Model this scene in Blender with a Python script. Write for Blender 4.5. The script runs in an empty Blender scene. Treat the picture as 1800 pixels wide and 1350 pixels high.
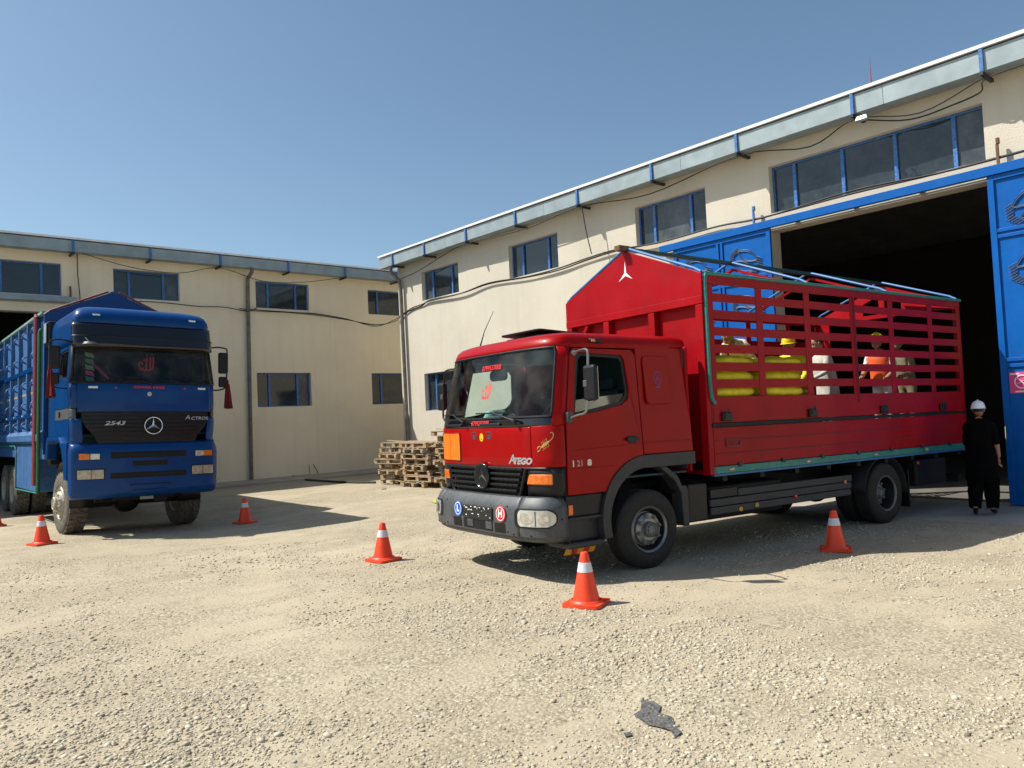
import bpy, bmesh, math, random
import numpy as np
from mathutils import Vector, Matrix, noise
from mathutils.geometry import tessellate_polygon
random.seed(7)
rng = np.random.default_rng(11)
rad = math.radians
scene = bpy.context.scene
COL = scene.collection

# ------------------------------------------------------------------ camera
CAM_H, F_PX, PITCH, ROLL, YAW = 1.72, 1376.5, 0.04122, -0.04634, 0.71359
_f = Vector((math.sin(YAW)*math.cos(PITCH), math.cos(YAW)*math.cos(PITCH), math.sin(PITCH)))
_r0 = Vector((math.cos(YAW), -math.sin(YAW), 0)); _u0 = _r0.cross(_f)
_r = math.cos(ROLL)*_r0 + math.sin(ROLL)*_u0
_u = -math.sin(ROLL)*_r0 + math.cos(ROLL)*_u0
cd = bpy.data.cameras.new('camera'); cam = bpy.data.objects.new('camera', cd); COL.objects.link(cam)
cd.sensor_width = 36; cd.lens = F_PX/1800*36; cd.clip_end = 3000; cd.clip_start = 0.1
cam.matrix_world = Matrix(((_r.x, _u.x, -_f.x, 0), (_r.y, _u.y, -_f.y, 0), (_r.z, _u.z, -_f.z, CAM_H), (0, 0, 0, 1)))
scene.camera = cam

# ------------------------------------------------------------------ light
SUN_EL, SUN_AZ = 52.0, 312.9           # azimuth clockwise from +Y
world = bpy.data.worlds.new('World'); scene.world = world; world.use_nodes = True
wn = world.node_tree.nodes; sky = wn.new('ShaderNodeTexSky'); sky.sky_type = 'NISHITA'; sky.sun_disc = False
sky.sun_elevation = rad(SUN_EL); sky.sun_rotation = rad(SUN_AZ); sky.altitude = 1200
sky.air_density = 1.0; sky.dust_density = 3.8; sky.ozone_density = 0.6
_t = wn.new('ShaderNodeMixRGB'); _t.blend_type = 'MULTIPLY'; _t.inputs[0].default_value = 1; _t.inputs[2].default_value = (.92, 1.04, 1.02, 1)   # whole sky a touch less violet
world.node_tree.links.new(sky.outputs[0], _t.inputs[1]); world.node_tree.links.new(_t.outputs[0], wn['Background'].inputs[0]); wn['Background'].inputs[1].default_value = 0.102
sd = bpy.data.lights.new('sun', 'SUN'); sd.energy = 4.9; sd.angle = rad(0.5); sd.color = (1, 0.955, 0.875)
sun = bpy.data.objects.new('sun', sd); COL.objects.link(sun)
_s = Vector((math.sin(rad(SUN_AZ))*math.cos(rad(SUN_EL)), math.cos(rad(SUN_AZ))*math.cos(rad(SUN_EL)), math.sin(rad(SUN_EL))))
sun.rotation_euler = _s.to_track_quat('Z', 'Y').to_euler(); sun.location = _s*60
vs = scene.view_settings; vs.view_transform = 'Standard'; vs.look = 'None'; vs.gamma = 1; vs.exposure = 0.42

# ------------------------------------------------------------------ helpers
class MB:
    """collects geometry; build() links it as one mesh object"""
    def __init__(s): s.v = []; s.f = []; s.m = []
    def add(s, vs, fs, mi=0):
        o = len(s.v); s.v += [tuple(p) for p in vs]; s.f += [tuple(i+o for i in f) for f in fs]; s.m += [mi]*len(fs); return s
    def box(s, x0, x1, y0, y1, z0, z1, mi=0):
        return s.add([(x0,y0,z0),(x1,y0,z0),(x1,y1,z0),(x0,y1,z0),(x0,y0,z1),(x1,y0,z1),(x1,y1,z1),(x0,y1,z1)],
                     [(0,3,2,1),(4,5,6,7),(0,1,5,4),(1,2,6,5),(2,3,7,6),(3,0,4,7)], mi)
    def bar(s, p, q, w, h, up=(0,0,1), mi=0):
        p = Vector(p); q = Vector(q); d = (q-p).normalized(); a = d.cross(Vector(up))
        if a.length < 1e-4: a = d.cross(Vector((1,0,0)))
        a.normalize(); b = a.cross(d); vs = []
        for e in (p, q):
            for i, j in ((-1,-1),(1,-1),(1,1),(-1,1)): vs.append(e+a*(i*w/2)+b*(j*h/2))
        return s.add(vs, [(0,1,2,3),(7,6,5,4),(0,4,5,1),(1,5,6,2),(2,6,7,3),(3,7,4,0)], mi)
    def tube(s, pts, r, n=8, mi=0, closed=False):
        pts = [Vector(p) for p in pts]; k = len(pts); rr = r if isinstance(r, (list, tuple)) else [r]*k
        vs = []; ref = None
        for i, p in enumerate(pts):
            if closed: d = pts[(i+1) % k]-pts[i-1]
            else: d = pts[min(i+1, k-1)]-pts[max(i-1, 0)]
            d.normalize()
            if ref is None:
                ref = Vector((0,0,1)) if abs(d.z) < .9 else Vector((1,0,0))
            a = d.cross(ref).normalized(); b = a.cross(d).normalized(); ref = b
            for j in range(n):
                t = 2*math.pi*j/n; vs.append(p+a*(rr[i]*math.cos(t))+b*(rr[i]*math.sin(t)))
        fs = []
        for i in range(k if closed else k-1):
            i2 = (i+1) % k
            for j in range(n): fs.append((i*n+j, i*n+(j+1) % n, i2*n+(j+1) % n, i2*n+j))
        if not closed: fs += [tuple(range(n-1, -1, -1)), tuple(range((k-1)*n, k*n))]
        return s.add(vs, fs, mi)
    def lathe(s, prof, o=(0,0,0), axis='z', n=24, mi=0, cap=True):
        vs = []; o = Vector(o)
        for r, h in prof:
            for j in range(n):
                t = 2*math.pi*j/n; c_, s_ = r*math.cos(t), r*math.sin(t)
                vs.append(o+Vector({'z': (c_, s_, h), 'y': (c_, h, s_), 'x': (h, c_, s_)}[axis]))
        k = len(prof); fs = [(i*n+j, i*n+(j+1) % n, (i+1)*n+(j+1) % n, (i+1)*n+j) for i in range(k-1) for j in range(n)]
        if cap:
            if prof[0][0] > 1e-5: fs.append(tuple(range(n)))
            if prof[-1][0] > 1e-5: fs.append(tuple(range((k-1)*n, k*n)))
        return s.add(vs, fs, mi)
    def grid(s, fn, us, vs_, mi=0, closed=False):
        nu, nv = len(us), len(vs_); vs = [fn(a, b) for a in us for b in vs_]
        fs = [(i*nv+j, ((i+1) % nu)*nv+j, ((i+1) % nu)*nv+j+1, i*nv+j+1) for i in range(nu if closed else nu-1) for j in range(nv-1)]
        return s.add(vs, fs, mi)
    def plate(s, outer, holes, fn, t0, t1, mi=0):
        """polygon with holes in (a,b), extruded between t0 and t1 and mapped by fn(a,b,t)"""
        loops = [list(outer)]+[list(h) for h in holes]
        tri = tessellate_polygon([[Vector((a, b, 0)) for a, b in l] for l in loops])
        flat = [p for l in loops for p in l]; n = len(flat)
        vs = [fn(a, b, t0) for a, b in flat]+[fn(a, b, t1) for a, b in flat]
        fs = [tuple(t) for t in tri]+[tuple(i+n for i in reversed(t)) for t in tri]; o = 0
        for l in loops:
            k = len(l)
            for i in range(k): a, b = o+i, o+(i+1) % k; fs.append((a, b, b+n, a+n))
            o += k
        return s.add(vs, fs, mi)
    def ellipsoid(s, c, r, n=12, m=8, mi=0):
        c = Vector(c); prof = []
        vs = [c+Vector((0,0,-r[2]))]
        for i in range(1, m):
            t = -math.pi/2+math.pi*i/m
            for j in range(n):
                p = 2*math.pi*j/n; vs.append(c+Vector((r[0]*math.cos(t)*math.cos(p), r[1]*math.cos(t)*math.sin(p), r[2]*math.sin(t))))
        vs.append(c+Vector((0,0,r[2]))); L = len(vs)-1; fs = []
        for j in range(n):
            fs.append((0, 1+(j+1) % n, 1+j)); fs.append((L, L-n+j, L-n+(j+1) % n))
        for i in range(m-2):
            for j in range(n): fs.append((1+i*n+j, 1+i*n+(j+1) % n, 1+(i+1)*n+(j+1) % n, 1+(i+1)*n+j))
        return s.add(vs, fs, mi)
    def mesh(s, name, mats, smooth=False, angle=35):
        me = bpy.data.meshes.new(name); me.from_pydata(s.v, [], s.f)
        bm = bmesh.new(); bm.from_mesh(me)
        for fc, mi in zip(bm.faces, s.m): fc.material_index = mi; fc.smooth = bool(smooth)
        bmesh.ops.remove_doubles(bm, verts=bm.verts, dist=1e-5)
        bmesh.ops.recalc_face_normals(bm, faces=bm.faces)
        if smooth:
            for e in bm.edges:
                if len(e.link_faces) == 2 and e.calc_face_angle(0) > rad(angle): e.smooth = False
        bm.to_mesh(me); bm.free()
        for m in (mats if isinstance(mats, (list, tuple)) else [mats]): me.materials.append(m)
        return me
    def build(s, name, mats, parent=None, smooth=False, bevel=0, solid=0, angle=35, inner=False, loc=None, rot=None):
        o = obj(name, s.mesh(name, mats, smooth, angle), parent, loc, rot)
        if solid:
            md = o.modifiers.new('solid', 'SOLIDIFY'); md.thickness = solid; md.offset = -1
            if inner: md.material_offset = 1
        if bevel:
            md = o.modifiers.new('bevel', 'BEVEL'); md.width = bevel; md.segments = 2; md.limit_method = 'ANGLE'; md.angle_limit = rad(40)
            md.harden_normals = False
        return o
def obj(name, data, parent=None, loc=None, rot=None):
    o = bpy.data.objects.new(name, data); COL.objects.link(o)
    if parent is not None: o.parent = parent
    if loc is not None: o.location = loc
    if rot is not None: o.rotation_euler = rot
    return o
def tag(o, label=None, cat=None, group=None, kind=None):
    if label: o['label'] = label
    if cat: o['category'] = cat
    if group: o['group'] = group
    if kind: o['kind'] = kind
    return o
def thing(name, label, cat, loc=(0,0,0), rot=(0,0,0), group=None):
    o = obj(name, None, None, loc, rot); o.empty_display_size = .2
    return tag(o, label, cat, group)
def lin(a, b, n): return [a+(b-a)*i/(n-1) for i in range(n)]
def sstep(a, b, x):
    t = min(1, max(0, (x-a)/(b-a))); return t*t*(3-2*t)
def arc(cx, cy, r, a0, a1, n): return [(cx+r*math.cos(rad(a0+(a1-a0)*i/(n-1))), cy+r*math.sin(rad(a0+(a1-a0)*i/(n-1)))) for i in range(n)]
def rrect(x0, x1, y0, y1, r, n=4):
    return arc(x1-r, y1-r, r, 0, 90, n)+arc(x0+r, y1-r, r, 90, 180, n)+arc(x0+r, y0+r, r, 180, 270, n)+arc(x1-r, y0+r, r, 270, 360, n)
def spline(pts, n=6):
    """Catmull-Rom through pts"""
    P = [Vector(p) for p in pts]; P = [P[0]*2-P[1]]+P+[P[-1]*2-P[-2]]; out = []
    for i in range(1, len(P)-2):
        for k in range(n):
            t = k/n; a, b, c_, d = P[i-1], P[i], P[i+1], P[i+2]
            out.append(.5*((2*b)+(c_-a)*t+(2*a-5*b+4*c_-d)*t*t+(3*b-a-3*c_+d)*t**3))
    return out+[P[-2]]
_font_cache = {}
def text_geo(txt, size, shear=0, bold=0.0, width=1.0):
    key = (txt, size, shear, bold, width)
    if key in _font_cache: return _font_cache[key]
    cu = bpy.data.curves.new('t', 'FONT'); cu.body = txt; cu.size = size; cu.shear = shear; cu.align_x = 'CENTER'; cu.align_y = 'CENTER'
    cu.offset = bold; cu.resolution_u = 3
    o = bpy.data.objects.new('t', cu); COL.objects.link(o)
    bpy.context.view_layer.update()
    me = o.evaluated_get(bpy.context.evaluated_depsgraph_get()).to_mesh()
    r = ([(v.co.x*width, v.co.y) for v in me.vertices], [tuple(p.vertices) for p in me.polygons])
    o.to_mesh_clear(); bpy.data.objects.remove(o); bpy.data.curves.remove(cu)
    _font_cache[key] = r; return r
def add_text(mb, txt, size, fn, mi=0, **k):
    vs, fs = text_geo(txt, size, **k); return mb.add([fn(a, b) for a, b in vs], fs, mi)
def ribbon(mb, pts, w, fn, mi=0):
    """flat brush stroke: 2-D polyline, width(s) w, mapped by fn(a,b)"""
    P = [Vector((p[0], p[1])) for p in pts]; k = len(P); ww = w if isinstance(w, (list, tuple)) else [w]*k; vs = []
    for i in range(k):
        d = (P[min(i+1, k-1)]-P[max(i-1, 0)]).normalized(); nrm = Vector((-d.y, d.x))*ww[i]/2
        vs += [fn(*(P[i]+nrm)), fn(*(P[i]-nrm))]
    return mb.add(vs, [(2*i, 2*i+1, 2*i+3, 2*i+2) for i in range(k-1)], mi)

# ------------------------------------------------------------------ terrain height
def gz(x, y):
    d = -0.055*sstep(6.3, 10.6, x)*sstep(13.5, 9.5, y)
    d += -0.060*sstep(3.2, 5.1, x)*sstep(9.8, 13.6, y)*sstep(20.5, 16.5, y)*sstep(9.5, 6.5, x)
    return d
def px(x, y, z=None):
    """photo pixel -> point on the ground (or on the level z)"""
    d = _f*F_PX + _r*(x-900) - _u*(y-675); zz = 0 if z is None else z
    for _ in range(6):
        t = (zz-CAM_H)/d.z; p = Vector((0, 0, CAM_H))+d*t
        if z is not None: break
        zz = gz(p.x, p.y)
    return p

# ------------------------------------------------------------------ materials
def P(name, col, rough=.5, metal=0, var=.12, scale=4, bump=0, bscale=60, coat=0, dust=0, dcol=(.5,.42,.31), emit=None, spec=.5, stretch=None, scratch=0):
    m = bpy.data.materials.new(name); m.use_nodes = True; nt = m.node_tree; N = nt.nodes; L = nt.links
    b = N['Principled BSDF']; b.inputs['Roughness'].default_value = rough; b.inputs['Metallic'].default_value = metal
    b.inputs['Specular IOR Level'].default_value = spec
    if coat: b.inputs['Coat Weight'].default_value = coat; b.inputs['Coat Roughness'].default_value = .06
    tc = N.new('ShaderNodeTexCoord'); src = tc.outputs['Object']
    if stretch:
        mp = N.new('ShaderNodeMapping'); mp.inputs['Scale'].default_value = stretch; L.new(src, mp.inputs[0]); src = mp.outputs[0]
    nz = N.new('ShaderNodeTexNoise'); nz.inputs['Scale'].default_value = scale; nz.inputs['Detail'].default_value = 6; L.new(src, nz.inputs['Vector'])
    rp = N.new('ShaderNodeValToRGB'); rp.color_ramp.elements[0].position = .3; rp.color_ramp.elements[1].position = .72
    c0 = [max(0, c*(1-var)) for c in col]; c1 = [min(1, c*(1+var)) for c in col]
    rp.color_ramp.elements[0].color = (*c0, 1); rp.color_ramp.elements[1].color = (*c1, 1); L.new(nz.outputs['Fac'], rp.inputs[0])
    out = rp.outputs[0]
    if dust:
        n2 = N.new('ShaderNodeTexNoise'); n2.inputs['Scale'].default_value = scale*2.7; n2.inputs['Detail'].default_value = 9; n2.inputs['Roughness'].default_value = .7; L.new(src, n2.inputs['Vector'])
        r2 = N.new('ShaderNodeMapRange'); r2.inputs['From Min'].default_value = .42; r2.inputs['From Max'].default_value = .8; r2.inputs['To Max'].default_value = dust; L.new(n2.outputs['Fac'], r2.inputs[0])
        mx = N.new('ShaderNodeMixRGB'); mx.inputs['Color2'].default_value = (*dcol, 1); L.new(r2.outputs[0], mx.inputs[0]); L.new(out, mx.inputs[1]); out = mx.outputs[0]
        r3 = N.new('ShaderNodeMapRange'); r3.inputs['To Min'].default_value = rough; r3.inputs['To Max'].default_value = min(1, rough+.45); L.new(r2.outputs[0], r3.inputs[0]); L.new(r3.outputs[0], b.inputs['Roughness'])
    if scratch:
        n4 = N.new('ShaderNodeTexNoise'); n4.inputs['Scale'].default_value = 22; n4.inputs['Detail'].default_value = 4; n4.inputs['Roughness'].default_value = .75; L.new(tc.outputs['Object'], n4.inputs['Vector'])
        r4 = N.new('ShaderNodeMapRange'); r4.inputs['From Min'].default_value = .69; r4.inputs['From Max'].default_value = .73; r4.inputs['To Max'].default_value = scratch; L.new(n4.outputs['Fac'], r4.inputs[0])
        m4 = N.new('ShaderNodeMixRGB'); m4.inputs['Color2'].default_value = (*dcol, 1) if scratch < .5 else (.32, .20, .17, 1); L.new(r4.outputs[0], m4.inputs[0]); L.new(out, m4.inputs[1]); out = m4.outputs[0]
    L.new(out, b.inputs['Base Color'])
    if bump:
        n3 = N.new('ShaderNodeTexNoise'); n3.inputs['Scale'].default_value = bscale; n3.inputs['Detail'].default_value = 5; L.new(tc.outputs['Object'], n3.inputs['Vector'])
        bp = N.new('ShaderNodeBump'); bp.inputs['Strength'].default_value = bump; bp.inputs['Distance'].default_value = .02; L.new(n3.outputs['Fac'], bp.inputs['Height']); L.new(bp.outputs[0], b.inputs['Normal'])
    if emit: b.inputs['Emission Color'].default_value = (*emit[0], 1); b.inputs['Emission Strength'].default_value = emit[1]
    return m
def glass(name, tint, rough=.02, ior=1.5, dirt=.04):
    m = bpy.data.materials.new(name); m.use_nodes = True; nt = m.node_tree; N = nt.nodes; L = nt.links
    N.remove(N['Principled BSDF']); out = N['Material Output']
    tr = N.new('ShaderNodeBsdfTransparent'); tr.inputs[0].default_value = (*tint, 1)
    gl = N.new('ShaderNodeBsdfGlossy'); gl.inputs['Roughness'].default_value = rough
    df = N.new('ShaderNodeBsdfDiffuse'); df.inputs[0].default_value = (.45, .42, .36, 1)
    fr = N.new('ShaderNodeFresnel'); fr.inputs[0].default_value = ior
    nz = N.new('ShaderNodeTexNoise'); nz.inputs['Scale'].default_value = 3; nz.inputs['Detail'].default_value = 8
    tc = N.new('ShaderNodeTexCoord'); L.new(tc.outputs['Object'], nz.inputs['Vector'])
    mr = N.new('ShaderNodeMapRange'); mr.inputs['From Min'].default_value = .4; mr.inputs['From Max'].default_value = .75; mr.inputs['To Max'].default_value = dirt*2; L.new(nz.outputs['Fac'], mr.inputs[0])
    m0 = N.new('ShaderNodeMixShader'); L.new(mr.outputs[0], m0.inputs[0]); L.new(tr.outputs[0], m0.inputs[1]); L.new(df.outputs[0], m0.inputs[2])
    m1 = N.new('ShaderNodeMixShader'); L.new(fr.outputs[0], m1.inputs[0]); L.new(m0.outputs[0], m1.inputs[1]); L.new(gl.outputs[0], m1.inputs[2])
    L.new(m1.outputs[0], out.inputs[0]); return m
M = dict(
    red=P('red_paint', (.31,.0012,.0018), .35, var=.10, scale=2.2, coat=.12, dust=.025, dcol=(.30,.06,.05), spec=.12),
    red_matt=P('red_body_paint', (.32,.0012,.005), .45, var=.16, scale=1.7, coat=.06, dust=.16, dcol=(.20,.035,.04), spec=.14, scratch=.6, bump=.06, bscale=25),
    blue=P('blue_truck_paint', (.0007,.046,.185), .3, var=.14, scale=2, coat=.16, dust=.03, dcol=(.08,.13,.22), spec=.2),
    blue_body=P('blue_body_paint', (.018,.105,.29), .6, var=.2, scale=3, dust=.28, dcol=(.24,.27,.30), scratch=.6),
    gate_blue=P('gate_blue_paint', (.0,.098,.39), .42, var=.10, scale=2.5, dust=.05, dcol=(.2,.3,.5), bump=.04, bscale=30, spec=.2, scratch=.3),
    frame_blue=P('window_blue_paint', (.005,.12,.40), .45, var=.2, scale=9, dust=.35, dcol=(.55,.57,.58)),
    teal=P('teal_paint', (.003,.19,.16), .45, var=.2, scale=5, dust=.2),
    tube_blue=P('tube_blue', (.01,.13,.36), .5, var=.2, scale=6, dust=.15),
    tube_green=P('tube_dark_green', (.004,.06,.05), .4, var=.2, scale=6),
    green=P('pole_green', (.02,.13,.035), .4, var=.2, scale=6),
    pole_red=P('pole_red', (.22,.035,.05), .45, var=.2, scale=6, dust=.25, dcol=(.3,.22,.22)),
    stucco=P('cream_stucco', (.62,.57,.47), .92, var=.06, scale=.55, bump=.35, bscale=38, dust=.16, dcol=(.5,.38,.26), spec=.2),
    stucco_l=P('yellowish_stucco_lifted', (.88,.76,.55), .92, var=.06, scale=.55, bump=.35, bscale=38, dust=.16, dcol=(.56,.44,.30), spec=.2),  # left hall's yellower plaster, also lightened to offset the shade it stands in
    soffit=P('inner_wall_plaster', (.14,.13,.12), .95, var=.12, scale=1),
    galv=P('galvanised_sheet', (.29,.355,.375), .5, metal=.25, var=.16, scale=3, dust=.3, dcol=(.4,.4,.38)),
    roofm=P('roof_and_sunblock_sheet', (.80,.80,.80), .5, metal=0, var=.1, scale=1.5),
    steel=P('dark_steel', (.035,.035,.037), .55, metal=.3, var=.3, scale=8, dust=.2, dcol=(.2,.17,.13)),
    pipe=P('downpipe_steel', (.17,.155,.13), .6, metal=.3, var=.35, scale=5, dust=.35, dcol=(.4,.33,.24)),
    chassis=P('chassis_black', (.008,.008,.009), .6, var=.3, scale=6, dust=.18, dcol=(.07,.06,.048), spec=.3),
    black=P('black_plastic', (.008,.008,.010), .42, var=.2, scale=8, dust=.06, dcol=(.12,.10,.09), spec=.35),
    gloss_black=P('gloss_black', (.006,.006,.008), .12, var=.1, coat=.4),
    grey=P('grey_plastic', (.056,.063,.070), .5, var=.14, scale=5, dust=.2, dcol=(.3,.27,.23), bump=.05, bscale=200),
    fender=P('grey_fender', (.034,.037,.040), .5, var=.15, scale=5, dust=.15, dcol=(.16,.14,.12), spec=.35),
    tyre=P('tyre_rubber', (.010,.010,.010), .75, var=.25, scale=9, dust=.3, dcol=(.09,.075,.06), bump=.2, bscale=50),
    tyre_dusty=P('dusty_tyre_rubber', (.07,.064,.054), .85, var=.3, scale=8, dust=.8, dcol=(.30,.26,.20), bump=.25, bscale=50),
    rim=P('rim_steel', (.27,.275,.28), .38, metal=.75, var=.2, scale=8, dust=.45, dcol=(.3,.26,.2)),
    rim_dark=P('rim_grey', (.16,.165,.17), .5, metal=.4, var=.25, scale=8, dust=.4, dcol=(.25,.21,.16)),
    rim_dusty=P('rim_dusty', (.40,.37,.31), .6, metal=.3, var=.25, scale=10, dust=.6, dcol=(.5,.43,.33)),
    chrome=P('chrome', (.75,.75,.76), .15, metal=1, var=.05),
    lamp=P('lamp_glass', (.62,.62,.58), .12, metal=.35, var=.25, scale=18, coat=.8),
    lamp_dirty=P('lamp_dull', (.45,.40,.30), .25, metal=.2, var=.3, scale=20, coat=.5),
    amber=P('amber_lens', (.75,.16,.01), .15, var=.25, scale=25, coat=.7),
    redlens=P('red_lens', (.5,.02,.01), .2, var=.1, coat=.5),
    white=P('white_paint', (.78,.78,.76), .5, var=.06, scale=8),
    offwhite=P('grey_white_cloth', (.50,.47,.42), .9, var=.12, scale=12),
    cream=P('cream_cloth', (.62,.55,.44), .9, var=.1, scale=10),
    orange_sheet=P('orange_plate', (.85,.17,.005), .5, var=.05, scale=6),
    plate_black=P('number_plate_black', (.012,.012,.013), .5, var=.2, scale=20),
    txt_red=P('red_vinyl', (.75,.02,.02), .5, var=.05), txt_grey=P('grey_vinyl', (.35,.33,.33), .4, var=.2, scale=20),
    silver=P('silver_vinyl', (.55,.55,.56), .3, metal=.6, var=.1), purple=P('violet_vinyl', (.10,.05,.22), .5, var=.1),
    gold=P('gold_vinyl', (.55,.33,.10), .4, var=.3, scale=40), yellow_v=P('yellow_vinyl', (.85,.50,.01), .5, var=.05),
    sign_blue=P('sign_blue', (.01,.12,.55), .45, var=.05), sign_red=P('sign_red', (.62,.015,.02), .45, var=.05),
    card=P('green_white_card', (.52,.66,.60), .7, var=.05), ink=P('ink', (.03,.05,.06), .7),
    pink=P('pink_sign', (.70,.06,.24), .5, var=.08, scale=8), pink_w=P('pink_white_print', (.85,.62,.68), .5),
    seat=P('seat_cloth', (.014,.036,.046), .9), dash=P('dashboard', (.05,.055,.06), .7), cabin=P('cabin_lining', (.026,.072,.092), .9),
    wood=P('pallet_wood', (.40,.28,.16), .85, var=.35, scale=5, bump=.2, bscale=60, stretch=(1,8,8), dust=.3, dcol=(.45,.38,.28)),
    wood2=P('pallet_wood_grey', (.30,.24,.17), .88, var=.35, scale=5, bump=.2, bscale=60, stretch=(8,1,8), dust=.3, dcol=(.45,.40,.32)),
    cone=P('cone_orange', (.88,.055,.01), .45, var=.10, scale=9, dust=.30, dcol=(.45,.16,.09)), cone_w=P('cone_reflective', (.70,.68,.72), .4, var=.06, scale=30),
    sack=P('yellow_sack', (.76,.62,.012), .6, var=.14, scale=10, bump=.25, bscale=22),
    concrete=P('concrete', (.36,.32,.265), .9, var=.14, scale=1.4, bump=.2, bscale=30, dust=.3),
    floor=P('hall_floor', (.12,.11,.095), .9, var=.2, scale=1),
    cable=P('black_cable', (.025,.02,.018), .7), rust=P('rusty_iron', (.16,.08,.045), .8, var=.4, scale=12),
    skin=P('skin', (.30,.155,.095), .6, var=.1), hair=P('hair', (.008,.007,.006), .7), cloth_black=P('black_cloth', (.0035,.0035,.004), .95, var=.2, spec=.05),
    helmet_w=P('helmet_white', (.78,.80,.86), .35, var=.04), helmet_y=P('helmet_yellow', (.80,.55,.01), .35, var=.05),
    vest_o=P('orange_vest', (.80,.10,.02), .7, var=.1), vest_y=P('yellow_vest', (.62,.52,.02), .7, var=.1), olive=P('olive_cloth', (.20,.17,.10), .9, var=.15, scale=10),
    tassel=P('dark_red_cloth', (.13,.006,.010), .95, var=.35, scale=22), plastic=P('torn_black_plastic', (.05,.053,.055), .6, var=.6, scale=26, dust=.9, dcol=(.32,.29,.25)),
    green_v=P('green_bill', (.10,.30,.25), .7, var=.3, scale=30), teal_g=P('stained_note', (.35,.42,.18), .7, var=.3, scale=30),
    pane2=P('window_pane_dusty', (.045,.055,.060), .14, var=.5, scale=1.4, spec=.5, dust=.3, dcol=(.30,.30,.28)), pane3=P('window_pane_dark', (.010,.014,.018), .04, var=.4, scale=3, spec=.7),
    pane=P('window_pane', (.022,.030,.036), .06, var=.4, scale=2.2, spec=.6, dust=.10, dcol=(.30,.30,.28)),
    ws_red=glass('windscreen_glass', (.76,.95,.95), ior=1.33, dirt=.06), ws_blue=glass('windscreen_glass_dark', (.62,.70,.70), ior=1.36, dirt=.05),
    tint=glass('tinted_glass', (.03,.06,.10)), side=glass('side_glass', (.93,.95,.94), dirt=.02),
    mirror=P('mirror_glass', (.5,.5,.5), .05, metal=1, var=.02), grass=P('plastic_green_scrap', (.35,.5,.1), .6),
    hazard_y=P('hazard_yellow', (.65,.33,.01), .6, var=.2), floodl=P('floodlight_glass', (.75,.76,.82), .2, var=.05),
    sheet=P('sunblock_sheet', (.045,.010,.012), .9, var=.25, scale=5), bowl=P('reflector_bowl', (.72,.72,.70), .08, metal=.9, var=.3, scale=22),
    chrome_dull=P('tube_steel', (.27,.27,.265), .35, metal=.7, var=.15), red_dk=P('groove_dirt', (.14,.006,.008), .7), stencil=P('faded_stencil', (.13,.012,.015), .6), teal_pale=P('pale_rail', (.18,.33,.33), .5, var=.2, dust=.3), tassel_red=P('dull_red_vinyl', (.22,.02,.03), .6),
)

def weather(m, amt=.16):
    """rain streaks and patched areas on plaster"""
    nt = m.node_tree; N = nt.nodes; L = nt.links; b = N['Principled BSDF']; src = b.inputs['Base Color'].links[0].from_socket
    tc = N.new('ShaderNodeTexCoord')
    def nz(sc, d, lo, hi, a, c_):
        mp = N.new('ShaderNodeMapping'); mp.inputs['Scale'].default_value = sc; L.new(tc.outputs['Object'], mp.inputs[0])
        n = N.new('ShaderNodeTexNoise'); n.inputs['Scale'].default_value = 1; n.inputs['Detail'].default_value = d; n.inputs['Roughness'].default_value = .6; L.new(mp.outputs[0], n.inputs[0])
        r = N.new('ShaderNodeMapRange'); r.inputs[1].default_value = lo; r.inputs[2].default_value = hi; r.inputs[3].default_value = a; r.inputs[4].default_value = c_; L.new(n.outputs['Fac'], r.inputs[0]); return r.outputs[0]
    st = nz((5, 5, .28), 5, .50, .75, 0, amt); pa = nz((.9, .9, 1.3), 4, .52, .60, 0, amt*.55); sp = nz((14, 14, 14), 4, .66, .74, 0, amt*1.4)
    for f, c_ in ((st, (.33,.27,.19,1)), (pa, (.80,.74,.64,1)), (sp, (.36,.29,.20,1))):
        x = N.new('ShaderNodeMixRGB'); L.new(f, x.inputs[0]); L.new(src, x.inputs[1]); x.inputs[2].default_value = c_; src = x.outputs[0]
    L.new(src, b.inputs['Base Color'])
weather(M['stucco'], .13); weather(M['stucco_l'], .09)
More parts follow.
